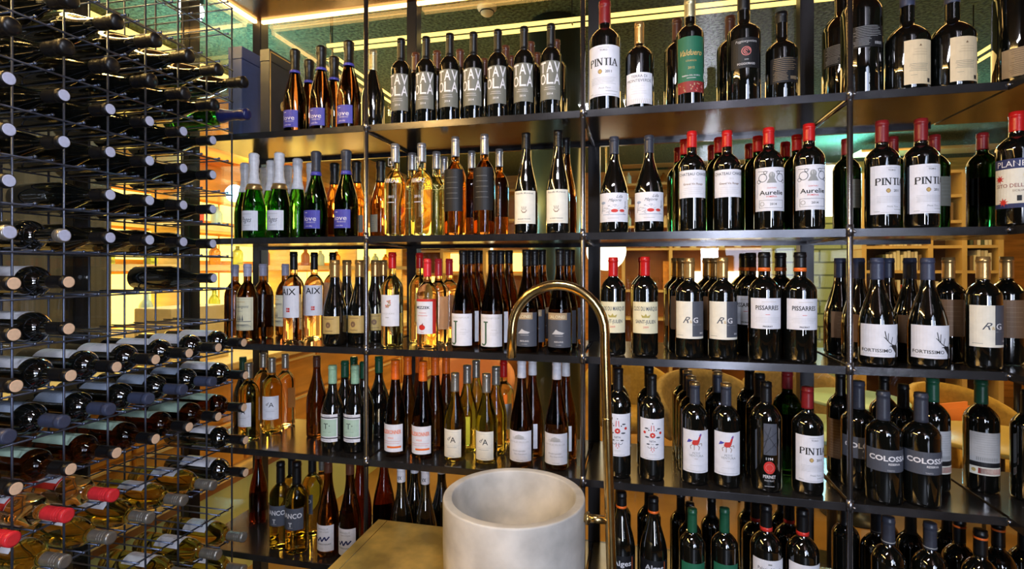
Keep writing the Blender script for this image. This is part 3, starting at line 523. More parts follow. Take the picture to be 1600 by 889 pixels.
PROTO = {}
def make_bottle(n):
    t = T[n]; H, R, rn = t['H'], t['R'], t['rn']
    root = bpy.data.objects.new('wine_bottle', None); root.empty_display_size = .02
    root.empty_display_type = 'PLAIN_AXES'; COL.objects.link(root)
    p = profile(H, R, rn, t['zs'], t['zn'], t['shape'])
    obj('glass_body', lathe(bmesh.new(), p), GLASS[t['glass']], root, True)
    # capsule
    cz = t['cz']*H; ck = t['ck']; o_ = .0006 if ck != 'champ' else .0012
    cp = [(rat(p, cz)+o_*.2, cz-.0004)]
    N = 10
    for i in range(N+1):
        z = cz+(.955*H-cz)*i/N; r = rat(p, z)+o_
        if ck == 'champ': r += .0014*math.sin(i*1.9)**2+(.0025 if i >= N-2 else 0)
        cp.append((r, z))
    if ck == 'cap': cp += [(rn+.0012, .958*H), (rn+.0012, .976*H), (rn+.0002, .98*H), (rn+.0002, 1.0*H), (rn*.85, 1.004*H), (0, 1.004*H)]
    elif ck == 'screw': cp += [(rn+.0002, .957*H), (rn+.0010, .962*H), (rn+.0010, 1.0*H), (rn*.88, 1.004*H), (0, 1.004*H)]
    else: cp += [(rn+.0042, .97*H), (rn+.0045, .99*H), (rn*.9, 1.008*H), (0, 1.012*H)]
    bm = lathe(bmesh.new(), cp, 24)
    if ck == 'screw':
        for z in (.90, .925, .95): tube(bm, [((rat(p, z*H)+.0009)*cos(2*pi*k/20), (rat(p, z*H)+.0009)*sin(2*pi*k/20), z*H) for k in range(21)], .0006, 4)
    ms = [capmat(t['cap'])]
    c_ = obj('capsule', bm, ms, root, True)
    if t['extra']:
        r = .86*rn
        e = obj('capsule_end', lathe(bmesh.new(), [(r, 1.0035*H), (r*1.0, 1.0065*H), (r*.9, 1.008*H), (0, 1.008*H)], 20), capmat(t['extra']), c_)
    if n == 'mcap':
        a = Art(); a.text('VX', 0, .87*H, .035*H, 'black', .016, bold=.03); a.build('cap_print', rn+.0008, .0003, c_)
    if t['rings']:
        rc, za, zb = t['rings']; za *= H; zb *= H
        gm = capmat('gold') if rc == 'gold' else mat('ring_'+rc, INK[rc], .35)
        ra = rat(p, za)+.0014+(.001 if ck == 'champ' else 0); rb = max(rat(p, zb), rn*.9)+.0014+(.001 if ck == 'champ' else 0)
        if za > .95*H: obj('neck_ring', lathe(bmesh.new(), [(rn+.0004, za), (rn+.0016, za+.001), (rn+.0016, zb), (rn*.8, zb+.0022), (0, zb+.0022)], 24), gm, root, True)
        else: obj('neck_ring', lathe(bmesh.new(), [(ra-.001, za), (ra, za+.0005), (rb, zb-.0005), (rb-.001, zb)], 24), gm, root, True)
    if t['lab']:
        a0, a1, ang, paper, art = t['lab']; z0, z1 = a0*H, a1*H; w = radians(ang)*R
        lb = root
        if paper:
            P = Art(); P.rect(-w, w, z0, z1, paper)
            lb = P.build('label', R, .0005, root)
            sm = lb.modifiers.new('thickness', 'SOLIDIFY'); sm.thickness = .0003; sm.offset = -1
        A = Art(); art(A, w, z0, z1)
        A.build('print', R, .0009, lb)
    return root
def copy_tree(o, parent=None):
    c = o.copy(); COL.objects.link(c)
    if parent: c.parent = parent
    for ch in list(o.children): copy_tree(ch, c)
    return c
def bottle(n):
    if n not in PROTO: PROTO[n] = make_bottle(n); return PROTO[n]
    return copy_tree(PROTO[n])

# ---------------------------------------------------------------- the room
SHZ = [CAMZ+z for z in (.4939, .1104, -.2765, -.6611, -1.0446)]   # tops of the five shelves in view
YF, YB = 1.663, 2.035
XP = [-1.640, -.9057, -.1612, .5844, .9645]                       # shelf end and posts
XR = 1.36                                                        # right glass wall
GX, GY = -1.665, 2.075                                           # glass planes
FLX0, FLX1, FLY0, FLY1 = -3.45, 6.4, -2.6, 7.9
struct(obj('floor', bx(FLX0, FLX1, FLY0, FLY1, -.1, 0), FLOORM))
struct(obj('floor', bx(GX, XR, -2.0, GY-.01, 0, .012), mat('dark_floor', (.018, .017, .018), .45, noise=.3, nscale=6)))
struct(obj('ceiling', bx(FLX0, FLX1, FLY0, FLY1, 3.0, 3.1), FELT))
struct(obj('wall_back', bx(FLX0, FLX1, 7.8, 7.9, 0, 3.0), WOOD))
struct(obj('wall_left', bx(FLX0, FLX0+.1, FLY0, 7.8, 0, 3.0), WOODY))
struct(obj('wall_right', bx(FLX1-.1, FLX1, FLY0, 7.8, 0, 3.0), WOOD))
struct(obj('wall_front', bx(FLX0, FLX1, FLY0-.1, FLY0, 0, 3.0), DARK))
# lowered brown ceiling of the cellar
CZ = 2.705
struct(obj('trim_1', bx(GX+.02, XR-.02, -2.0, GY-.02, CZ, CZ+.06), CEILM), 'lowered brown ceiling panel over the wine cellar')
# glass walls
def window(name, x0, x1, y0, y1):
    r = struct(obj(name, bx(x0, x1, y0, y1, .02, 2.98), PANE)); return r
window('window_1', GX, XR, GY, GY+.012)
window('window_2', GX-.012, GX, -1.0, GY)
window('window_3', XR, XR+.012, -1.0, GY)
# dark steel mullions
mulls = [(x, GY, .05) for x in (XP[0]-.01, XP[1], XP[2]+.005, XP[3], XR)]+[(GX-.03, y, .05) for y in (1.715, 1.285, .55)]
for i, (x, y, s_) in enumerate(mulls):
    yy = y-.02 if i < 5 else y
    struct(obj('trim_%d' % (i+2), bx(x-.022, x+.022, yy-.018, yy+.035, 0, 3.0, bev=.003), MULL), 'dark steel mullion of the glass wall')

# LED strips along the panel's edge
LED = emis('led_warm', (1, .55, .16), 11)
def ledstrip(name, label, *b): return tag(obj(name, bx(*b), LED), label, 'light')
ledstrip('led_strip', 'warm light strip along the back edge of the brown panel', GX+.03, XR-.03, GY-.034, GY-.02, CZ-.012, CZ+.012)
ledstrip('led_strip', 'warm light strip along the left edge of the brown panel', GX+.004, GX+.02, -1.2, GY-.04, CZ-.012, CZ+.012)

# ---------------------------------------------------------------- steel shelving
sh = thing('steel_shelving', 'blackened steel shelving filling the glass wall, five shelves in view', 'shelving', (0, 0, 0))
TH = .018
for z in SHZ+[.17]:
    for a, b in zip(XP, XP[1:]):
        obj('shelf_board', bx(a+.006, b-.008, YF, YB, z-TH, z, bev=.001), SHELFM, sh)
        bm = bx(a+.004, b-.006, YF-.003, YF+.004, z-TH-.004, z+.0006, bev=.001)
        obj('front_rail', bm, STEEL, sh)
for x in XP[1:4]:
    bm = tube(bmesh.new(), [(x, YF-.004, 0), (x, YF-.004, 2.70)], .0078, 12)
    p_ = obj('front_post', bm, POSTM, sh, True)
    for z in SHZ:
        cl_ = tube(bmesh.new(), [(x, YF-.004, z-.022), (x, YF-.004, z+.012)], .0098, 12)
        sph(cl_, (x+.009, YF-.011, z-.008), .005, 8)
        obj('clamp', cl_, POSTM, p_, True)
for x in XP[1:4]:
    for z in SHZ:
        obj('side_bar', tube(bmesh.new(), [(x, YF, z-.022), (x, YB+.01, z-.022)], .0055, 8), POSTM, sh, True)
for z in SHZ:
    obj('rear_rail', bx(XP[0], XP[4]-.008, YB-.004, YB+.012, z-TH-.012, z-.001), STEEL, sh)
# right-hand wing, towards the viewer
sw = sh
for z in SHZ+[.17]:
    obj('shelf_board', bx(XP[4]+.002, XR-.03, .75, YB, z-TH, z, bev=.001), SHELFM, sw)
    obj('front_rail', bx(XP[4]-.003, XP[4]+.003, .75, YF+.004, z-TH-.004, z+.0006, bev=.001), STEEL, sw)
    obj('corner_screw', sph(bmesh.new(), (XP[4]-.004, YF-.004, z-.009), .0065, 10), POSTM, sw)

# ---------------------------------------------------------------- bottles on the shelves
ROWS = [.062, .150, .237, .318]
SPEC = {
1: """prosecco 461 79 0;prosecco 502 74 0;prosecco 545 66 0;prosecco 483 95 1.6;prosecco 522 90 1.6;burgfoil 583 80 .8;
tavola 627 62 0;tavola 666 59 0;tavola 703 54 0;tavola 740 52 0;tavola 778 48 0;tavola 819 43.5 0;tavola 861 39 0;
plain 650 84 1.2;plain 683 81 1.2;plain 719 79 1.2;plain 757 93 2.4;plain 790 73 1.2;plain 799 89 2.4;plain 829 67 1.2;plain 839 84 2.4;plain 869 64 1.2;
pintia 945 4 .1;terra 999 37 .1;valdu 1078 0 .1;plain 1058 31 1.4;poggio 1162 -18 .1;plain 1141 27 1.5;backmag 1221 21 .3;giant 1346 -62 .3;giant 1315 -30 1.8;
creammag 1418 -22 .1;creammag 1487 -27 .1""",
2: """cavab 383 256 1.2;cava 397 241 0;cavab 413 263 2.2;cavab 424 252 1.2;cava 436.5 240 0;cavab 450 260 2.2;cavab 465 249 1.1;proseccog 494 238 0;cavab 486 256 2.2;sparkback 523 256 1.3;proseccog 541 236 0;sparkback 557 253 1.3;sparkback 595 252 1.2;
blanc 617.6 226 0;blanc 644 240 1.2;blanc 659 225 0;blanc 682 238 1.2;blanc 694 246 2.2;rosetall 711.5 215 0;rosetall 737 237 1.3;rosetall 757 211 0;rosetall 780 234 1.3;kreuz 822 209 0;kreuz 872 205 0;slimback 884 217 1.1;
lilla 959.5 215 0;lilla 1014 213 0;redcapback 1060 232 2.1;redcapback 1070 219 1.0;chateau 1081 206.5 0;redcapback 1113 228 2.1;redcapback 1123.5 216 1.0;chateau 1136 205.5 0;
redcapback 1171 226 2.1;redcapback 1184 214 1.0;aurelie 1201 201 0;redcapback 1227 223 2.1;redcapback 1245 212 1.0;aurelie 1264 195 0;redback 1323 218 1.2;
pintia 1378 190 0;redback 1395 215 1.25;pintia 1439 187 0;redback 1460 212 1.3;redback 1535 209 1.1;planeta 1589 176 -.9""",
3: """vine 367 414 .8;vine 387 413 .2;vine 411 413 1.1;vine 446 413 2.0;aix 459 394 .4;aix 491 395 1.5;aix 520 395 2.4;goldburg 530 407 0;goldburg 542 407 1.2;goldburg 561 407 0.5;goldburg 582 407 1.2;goldburg 598 407 2.3;
flower 613 395 .1;flower 655.6 396 1.5;mezz 668 405 .1;mezz 685 405 1.2;mezz 702 405 2.3;jries 724 392 0;jries 736 392 1.15;jries 748 392 2.3;jries 769.6 392 0;jries 782 392 1.15;jries 795 392 2.3;
salon 823 391 0;salon 835 391 1.15;salon 847 391 2.3;salon 875 390 0;salon 885 391 1.15;salon 892 391 2.3;
clos 958 403 0;clos 1008 402 0;clos 1004 403 1.2;rg 1077 404 0;rgback 1064.5 404 1.15;rgback 1056 404 2.3;rg 1129 403 0;rgback 1116 404 1.15;rgback 1105 404 2.3;piss 1194 395 0;piss 1176 396 1.2;piss 1163 397 2.4;piss 1250 395 0;piss 1216 396 1.3;
fortback 1316 404 1.9;fortback 1342 404 .95;fort 1368 404 -.05;fortback 1390 404 2.0;fortback 1419 404 1.1;fort 1449 404 -.1;rgback 1482 403 1.2;rg 1536 402 0;rgback 1573 402 1.15""",
4: """Tback 380 558 2.0;dAbord 389 567 .4;amberback 411 552 2.4;dAbord 425 559 1.55;amberback 446 553 2.6;brownburg 495 556 1.5;T 521.6 571 0;Tback 539 564 1.2;T 554 571 .2;Tback 553 558 2.4;Tback 571 565 1.2;Tback 589 558 1.9;
alles 618 563 .1;allesback 637 557 1.2;alles 661 565 .1;allesback 655 556 2.2;allesback 680 557 1.2;allesback 697 557 2.2;dA 711 583 .2;dAback 730 571 1.3;dAback 744 563 2.4;dA 760 584 .2;dAback 775 573 1.3;roseback 787 563 2.4;
house 815 562 .2;houseback 832 560 1.3;house 870 564 .2;houseback 884 561 1.3;nita 966 576 0;nita 964 567 1.1;nita 1018.5 586 0;nita 1014 573 1.1;
horse 1085.6 598 0;horseback 1080 589 1.05;horseback 1074 580 2.1;horseback 1068 572 3.1;horse 1134.5 600 0;horseback 1121 582 1.9;horseback 1120 574 2.9;perinet 1197 597 0;plainblk 1187 584 1.1;plainblk 1171 575 2.3;redback 1230 580 1.7;pintia 1261.5 605 0;
plainbkt 1318 584 1.7;col 1347.6 598 .7;col 1375 611 -.15;plainblk 1382 588 1.9;plainblk 1411 601 1.0;col 1439 614 -.15;greencap 1457 591 1.3;greencap 1533 594 1.5;plainblk 1606 610 1.0""",
5: """redries 404 700 1.9;bianco 438.6 722 .2;bianco 464 722 -.0;bianco 456 712 1.5;bianco 488 708 1.5;amberback 503 714 2.5;brush 513 717 .1;brush 547 719 0;redries 568 703 1.2;redries 595 703 1.5;mcap 627 728 .2;mcap 664.7 731 .2;mcap 648 716 1.4;mcap 690 716 1.4;
alges 971 769 0;plainblk 968 757 1.2;alges 1021 777 0;plainblk 1014 760 1.2;green5 1081 792 0;plainblk 1067 775 1.3;plainblk 1075 783 .9;green5 1132 794 0;plainblk 1112 778 1.6;redband 1197 789 0;redband 1181 779 1.1;redband 1254 796 0;redband 1233 781 1.1;plainblk 1170 768 2.2;plainblk 1222 770 2.2;
plainblk 1329 788 1.4;ringcap 1362 793 1.05;ringcap 1387 807 0;plainblk 1384 785 2.1;plainblk 1423 797 1.2;ringcap 1453 817 -.0;oring 1499 811 .95;oring 1532 828 -.05;oring 1568 815 .9;plainblk 1480 795 2;plainblk 1592 822 1"""}
ORD = ['first', 'second', 'third', 'fourth', 'fifth', 'sixth', 'seventh', 'eighth', 'ninth', 'tenth', 'eleventh', 'twelfth', 'thirteenth', 'fourteenth', 'fifteenth', 'sixteenth', 'seventeenth', 'eighteenth']
SHW = {1: 'top', 2: 'second', 3: 'third', 4: 'fourth', 5: 'fifth'}
reg = []
import re
HS = {}
for s_, txt in SPEC.items():
    for e in re.split(r';\s*', txt.strip()):
        n, px, yt, row = e.split(); px, yt, row = float(px), float(yt), float(row)
        i = max(0, min(2, int(row))); d = ROWS[i]+(row-i)*.086 if row >= 0 else ROWS[0]+row*.086
        R = T[n]['R']
        d = max(d, R+.008); d = min(d, .37-R)
        Y = YF+d; X = Xat(px, Y)
        H = Zat(yt, X, Y)-SHZ[s_-1]
        HS.setdefault(n, []).append((s_, round(H, 3)))
        k = max(.88, min(1.2, H/T[n]['H']))
        reg.append([s_, n, px, d, X, Y, k])
# keep neighbours from touching: gently push overlapping bottles apart
for it in range(60):
    mv = False
    for a in range(len(reg)):
        for b in range(a+1, len(reg)):
            A_, B_ = reg[a], reg[b]
            if A_[0] != B_[0]: continue
            ra = T[A_[1]]['R']*A_[6]+T[B_[1]]['R']*B_[6]+.0025
            dx, dy = B_[4]-A_[4], B_[5]-A_[5]; L = math.hypot(dx, dy)
            if L < ra:
                mv = True
                if L < 1e-5: dx, dy, L = 0, 1, 1
                q = (ra-L)*.5; ux, uy = dx/L, dy/L
                A_[4] -= ux*q*.6; A_[5] -= uy*q; B_[4] += ux*q*.6; B_[5] += uy*q
    for r in reg:
        R = T[r[1]]['R']*r[6]; lo, hi = YF+R+.005, YB-R-.008
        r[5] = max(lo, min(hi, r[5]))
    if not mv: break
for n, l in HS.items():
    print('HT', n, T[n]['H'], l)
# labels: what it looks like, and its place among its own kind on that shelf
groups = {}
for r in reg: groups.setdefault((r[0], T[r[1]]['desc']), []).append(r)
for (s_, desc), L in groups.items():
    L.sort(key=lambda r: r[2])
    for k, r in enumerate(L):
        if len(L) == 1: lab = '%s, alone of its kind on the %s shelf' % (desc, SHW[s_])
        elif k == 0: lab = '%s, leftmost such on the %s shelf' % (desc, SHW[s_])
        elif k == len(L)-1: lab = '%s, rightmost such on the %s shelf' % (desc, SHW[s_])
        else: lab = '%s, %s such from left on the %s shelf' % (desc, ORD[k], SHW[s_])
        o = bottle(r[1]); o.location = (r[4], r[5], SHZ[s_-1]+.0008); o.scale = (r[6],)*3
        front = r[3] < .13
        o.rotation_euler = (0, 0, radians(random.uniform(-2, 2)) if front else radians(random.choice([150, 170, 200, 25, -30])) if T[r[1]]['desc'].find('back') < 0 and not r[1] in ('jries', 'salon', 'cava') else radians(random.uniform(-12, 12)))
        if r[1] == 'pintia' and s_ > 1: o.rotation_euler = (0, 0, radians(11))
        if r[1] == 'creammag': o.rotation_euler = (0, 0, radians(9))
        if r[1] == 'planeta': o.rotation_euler = (0, 0, radians(-27))
        if r[1] == 'fort': o.rotation_euler = (0, 0, radians(-7))
        tag(o, lab, 'wine bottle', '%s bottles on the %s shelf' % (r[1] if False else desc.split(' with')[0], SHW[s_]))
# two giant bottles on the wing's top shelf, close to the viewer
for X_, Y, lab, rz_ in ((1.042, 1.745, 'giant black bottle with brown barcode label at right edge, top shelf', 0), (1.16, 1.91, 'giant black bottle behind the barcode bottle, right end of top shelf', 2.6)):
    o = bottle('wingmag'); o.location = (X_, Y, SHZ[0]+.001); tag(o, lab, 'wine bottle', 'giant bottles on the wing shelf'); o.rotation_euler = (0, 0, rz_)

# gift boxes on the top shelf
def giftbox(pxc, pxr, yt, d, w, col, name, label, art=False):
    y0 = YF+d; x1 = Xat(pxc, y0); y1 = Yat(pxr, x1); H = Zat(yt, x1, y0)-SHZ[0]
    t = thing('gift_box', label, 'box', (x1, y0, SHZ[0]+.0005))
    obj('carton', bx(-w, 0, 0, y1-y0, 0, H*.86, bev=.0012), mat(name, col, .3, noise=.1, nscale=30), t)
    obj('lid', bx(-w-.0008, .0008, -.0008, y1-y0+.0008, H*.865, H, bev=.0012), mat(name, col, .3), t)
    if art:
        bm = bmesh.new(); L = y1-y0
        box(bm, .0009, .002, .002, .005, .002, H-.008); box(bm, .0009, .002, .002, L-.004, H-.012, H-.008); obj('gilt_border', bm, mat('gilt_print', (.80, .46, .10), .4), t)
        bm = bmesh.new()
        for k in range(4):
            rr = .020-.0045*k
            tube(bm, [(.002, L*.62+rr*cos(a_*.5+k), H*.40+rr*sin(a_*.5+k)*1.1) for a_ in range(9)], .0014, 5)
        obj('gilt_emblem', bm, mat('gilt_print', (.80, .46, .10), .4), t)
giftbox(378, 409, 72, .030, .060, (.035, .06, .17), 'blue_card', 'plain blue gift box at the left end of the top shelf')
giftbox(421, 456, 76, .060, .040, (.045, .042, .04), 'grey_card', 'dark grey gift box with gold border and gold emblem on top shelf', True)

# ---------------------------------------------------------------- wire rack on the left
RX, RY, DY, RZ, DZ = -1.3761, 1.5758, .1115, CAMZ+.5808, .1088
RD = .205
rk = thing('wire_wine_rack', 'tall dark wire rack holding rows of lying bottles along the left', 'wine rack')
NR0, NR1, NC = -3, 19, 9
zt = lambda r: RZ-r*DZ
for j in range(NC+1):
    y = RY-j*DY
    obj('front_upright', tube(bmesh.new(), [(RX, y, .01), (RX, y, zt(NR0)+.003)], .0029, 6), WIRE, rk, True)
    obj('rear_upright', tube(bmesh.new(), [(RX-RD, y, .01), (RX-RD, y, zt(NR0)+.003)], .0029, 6), WIRE, rk, True)
for r in range(NR0, NR1):
    z = zt(r)
    obj('front_crossbar', tube(bmesh.new(), [(RX+.004, RY, z), (RX+.004, RY-NC*DY, z)], .0026, 6), WIRE, rk, True)
    obj('rear_crossbar', tube(bmesh.new(), [(RX-RD+.004, RY, z), (RX-RD+.004, RY-NC*DY, z)], .0026, 6), WIRE, rk, True)
    bm = bmesh.new()
    for j in range(NC):
        yc = RY-(j+.5)*DY
        for sg in (-1, 1):
            tube(bm, [(RX-RD-.006, yc+sg*.019, z+.0045), (RX+.014, yc+sg*.019, z+.0045)], .0022, 6)
            sph(bm, (RX+.015, yc+sg*.019, z+.0045), .0042, 8)
    obj('cradle_rods', bm, WIRE, rk, True)
    if r % 3 == 0:
        for j in (0, 3, 6): obj('depth_tie', tube(bmesh.new(), [(RX, RY-j*DY, z), (RX-RD, RY-j*DY, z)], .0024, 6), WIRE, rk, True)
# cells: column 0 is the one cut by the left edge of the frame, column 6 the last before the shelves
CELLS = []
def cell(rows, cols, n, pr): 
    for r in rows:
        for c in cols: CELLS.append((r, c, n, pr))
cell([0], range(0, 7), 'rk_dark', .075); cell([1], range(0, 6), 'rk_dark', .06); cell([1], [6], 'rk_green', .085)
cell([2, 3], range(0, 6), 'rk_pale', .048); cell([4], [0, 2, 3, 4, 5], 'rk_pale', .048)
cell([5], [0, 1], 'rk_ring', .05); cell([5], [2, 3, 4, 5], 'rk_pale', .048)
cell([6], [0, 1], 'rk_cork', .062); cell([6], [5], 'rk_pale', .052); cell([7], [0, 1], 'rk_cork', .062)
cell([8], range(0, 7), 'rk_cork', .068); cell([9], range(0, 6), 'rk_blue', .05); cell([9], [6], 'rk_cork', .075)
cell([10], range(0, 5), 'rk_corkw', .068); cell([10], [5, 6], 'rk_corkw', .068); cell([11], [0, 1, 2], 'rk_red', .06); cell([11, 12], [6], 'rk_cork', .075)
cell([12], range(0, 6), 'rk_screw', .052); cell([14], range(2, 7), 'rk_screw', .07); cell([15], [5, 6], 'rk_screw', .07)
NUM = ['top', 'second', 'third', 'fourth', 'fifth', 'sixth', 'seventh', 'eighth', 'ninth', 'tenth', 'eleventh', 'twelfth', 'thirteenth', '', 'fourteenth', 'fifteenth']
CW = ['first', 'second', 'third', 'fourth', 'fifth', 'sixth', 'seventh']
cap_dbg = []
for r, c, n, pr in CELLS:
    H = T[n]['H']; R = T[n]['R']
    y = RY-(6-c+.5)*DY; z = zt(r)+.0045+math.sqrt((R+.0024)**2-.019**2)
    o = bottle(n)
    M = Matrix.Rotation(pi/2, 4, 'Y') @ Matrix.Rotation(radians(-90+random.uniform(-16, 10)), 4, 'Z')
    o.rotation_euler = M.to_euler(); pr += .027; o.location = (RX+pr-H, y, z)
    tag(o, '%s lying in rack, %s row down, %s column' % (T[n]['desc'], NUM[r], CW[c]), 'wine bottle', 'bottles in the wire rack')

# ---------------------------------------------------------------- concrete basin, tap and brass counter
BX, BY = Xat(803, 1.36), 1.36
zc = zcam(BX, BY); RB = 112/FPX*zc*.985; ZT = CAMZ-(772-HOR)/FPX*zc
CTZ = Zat(812, Xat(590, 1.60), 1.60)
print('basin', BX, BY, RB, ZT, 'counter', CTZ)
bs = thing('stone_basin', 'round pale concrete washbasin standing on the brass counter', 'basin', (BX, BY, CTZ+.001))
hb = ZT-CTZ-.001
prof = [(0, 0), (RB*.97, 0), (RB*.985, .006), (RB, hb*.5), (RB, hb-.005), (RB-.0008, hb-.0015), (RB-.003, hb), (RB-.004, hb), (RB-.022, hb), (RB-.023, hb-.0006), (RB-.0245, hb-.003), (RB-.025, hb-.005)]
ri = RB-.0255
for i in range(1, 13):
    a = pi/2*i/12; prof.append((ri*cos(a)**.8 if i < 12 else .016, hb-.005-(.133)*sin(a)))
prof.append((0, hb-.140))
obj('bowl', lathe(bmesh.new(), prof, 72), CONC, bs, True)
obj('drain', lathe(bmesh.new(), [(.015, hb-.137), (.015, hb-.134), (.012, hb-.133), (0, hb-.133)], 20), BRASSP, bs, True)
ct = thing('brass_counter', 'brass-topped counter carrying the concrete basin', 'counter')
cx0, cx1 = Xat(590, 1.60), BX+RB*.60
obj('top', bx(cx0, cx1, .55, 1.605, CTZ-.03, CTZ, bev=.0015), BRASS, ct)
obj('seam', bx(Xat(600, 1.58), Xat(600, 1.58)+.002, .56, 1.60, CTZ, CTZ+.0006), mat('seam_brass', (.85, .7, .4), .15, 1), ct)
obj('base', bx(cx0+.02, cx1-.02, .6, 1.58, .0, CTZ-.03), mat('counter_side', (.25, .16, .06), .35, .8), ct)
# gooseneck tap, rising from the floor beside the basin
tp = thing('brass_tap', 'tall aged brass gooseneck tap arching over the concrete basin', 'tap', (0, 0, 0))
TY = BY-.01
P = lambda px, py: Vector((Xat(px, TY), TY, Zat(py, Xat(px, TY), TY)))
a_ = P(873, 518); Rr = (P(945, 518)-P(800.5, 518)).length/2; ax = (P(945, 518)+P(800.5, 518))/2
pts = [P(961.5, 1080), P(956, 900), P(951.5, 760), P(947.5, 620), P(945.5, 550)]
for k in range(0, 19): pts.append(ax+Vector((Rr*cos(pi*k/18), 0, Rr*sin(pi*k/18))))
pts.append(P(799, 558))
pts[0].z = .0
obj('spout_pipe', tube(bmesh.new(), pts, .0128, 20), BRASSP, tp, True)
bm = bmesh.new(); q = P(950, 813); tube(bm, [q, (BX+RB-.004, TY, q.z)], .0105, 14); tube(bm, [(BX+RB+.004, TY, q.z), (BX+RB+.012, TY, q.z)], .016, 14)
obj('bracket', bm, BRASSP, tp, True)
obj('joint_ring', tube(bmesh.new(), [P(948.6, 652), P(948.7, 655)], .0136, 20), BRASSP, tp, True)
obj('aerator', tube(bmesh.new(), [P(799, 556), P(799, 560)], .0112, 16), POSTM, tp, True)

# ---------------------------------------------------------------- the restaurant beyond the glass
EY = emis('backlit_onyx', (1, .64, .13), 3.8)
EW = emis('lamp_white', (1, .80, .48), 5)
EG = emis('gold_light', (1, .66, .18), 2.4)
# linear lamps under the restaurant ceiling (an L; its receding leg stands in for an LED reflection)
def bar_lamp(label, p0, p1, r=.010):
    t = thing('linear_lamp', label, 'lamp', p0)
    d = Vector(p1)-Vector(p0); side = Vector((0, 1, 0)) if abs(d.x) > abs(d.y) else Vector((1, 0, 0))
    for s_ in (-1, 1): obj('light_bar', tube(bmesh.new(), [side*s_*.030, d+side*s_*.030], r, 8), EG, t, True)
    bm = bmesh.new()
    n = max(2, int(d.length/1.2))
    for k in range(n+1):
        q = d*(k/n); tube(bm, [q, (q.x, q.y, 3.0-p0[2])], .003, 6)
        tube(bm, [q-side*.036, q+side*.036], .004, 6)
    obj('hanger', bm, MULL, t)
bar_lamp('long warm linear lamp running across behind the top shelf', (-1.52, 2.42, CZ+.02), (.95, 2.42, CZ+.02))
bar_lamp('warm bars standing in for the reflected left light strip, receding from the left corner', (-1.56, 2.50, CZ), (-1.56, 4.6, CZ), .008)
bar_lamp('warm linear lamp running away at right, seen between the magnums', (1.75, 2.3, CZ-.0), (1.75, 4.3, CZ-.0), .009)
bar_lamp('bright linear lamp over the counter behind the wire rack', (-2.72, .8, 2.88), (-2.72, 3.9, 2.88), .024)
sp = thing('ceiling_spotlight', 'dazzling white spotlight under the teal ceiling above the wire rack', 'lamp', (-2.24, 2.28, 2.93))
obj('lens', sph(bmesh.new(), (0, 0, 0), .062, 14), emis('spot_white', (.85, .95, 1), 14), sp); obj('housing', lathe(bmesh.new(), [(.03, .03), (.06, .03), (.06, .068), (0, .069)], 20), MULL, sp)

# counter running away on the left
cn = thing('wooden_counter', 'long honey wood drawer counter beyond the left glass', 'counter', (0, 0, 0))
KX = -2.02
obj('carcass', bx(KX-.55, KX-.02, -.8, 5.6, .56, 1.08), WOODY, cn)
obj('counter_top', bx(KX-.58, KX+.015, -.8, 5.62, 1.08, 1.115, bev=.003), OAK, cn)
k = 0
y = -.78
while y < 5.5:
    for z0, z1 in ((.83, 1.06), (.59, .815)):
        d_ = obj('drawer', bx(KX-.02, KX, y, y+.62, z0, z1, bev=.002), WOODY, cn)
        obj('drawer_rail', bx(KX, KX+.012, y+.02, y+.60, z1-.016, z1-.004), OAK, d_)
    y += .64
obj('ledge', bx(KX-.03, KX+.03, -.8, 5.6, .535, .575, bev=.002), OAK, cn)
obj('ledge_band', bx(KX-.02, KX+.02, -.8, 5.6, .50, .535), mat('band_brown', (.25, .09, .03), .4), cn)
obj('plinth', bx(KX-.5, KX, -.8, 5.6, .0, .50), mat('pale_green_panel', (.50, .55, .24), .5), cn)
# backlit shelving on the left wall
WX = FLX0+.1
bk = thing('backlit_shelf_wall', 'honey wood wall shelving with glowing yellow back panels, left', 'shelving', (WX, 0, 0))
for z0, z1 in ((1.22, 1.56), (1.66, 1.86), (1.98, 2.12)):
    yy = 1.9
    while yy < 6.6:
        obj('glow_panel', bx(.001, .02, yy, yy+.56, z0, z1), EY, bk); yy += .6
for z in (1.18, 1.60, 1.90, 2.16, 2.45): obj('shelf', bx(0, .26, 1.8, 6.9, z-.02, z+.025, bev=.002), OAK if z < 2 else WOODY, bk)
yy = 1.86
while yy < 6.9: obj('divider', bx(0, .25, yy-.012, yy+.012, 1.18, 2.45), OAK, bk); yy += .6*2
rnd = random.Random(11)
jar = None
JC = [mat('jar_green', (.45, .55, .12), .1, trans=.7), mat('jar_amber', (.6, .25, .04), .1, trans=.7), mat('jar_white', (.8, .72, .5), .4), mat('jar_red', (.30, .10, .03), .4), mat('jar_teal', (.42, .55, .45), .3)]
protoj = []
for m_ in JC:
    bm = lathe(bmesh.new(), [(0, 0), (.04, 0), (.042, .01), (.042, .13), (.03, .155), (.016, .17), (.016, .20), (0, .205)], 14)
    me = bpy.data.meshes.new('spirit_bottle'); bm.to_mesh(me); bm.free(); me.materials.append(m_)
    for p_ in me.polygons: p_.use_smooth = True
    protoj.append(me)
CN = ['yellow-green', 'amber', 'cream', 'brown', 'pale green']
cnt = {}
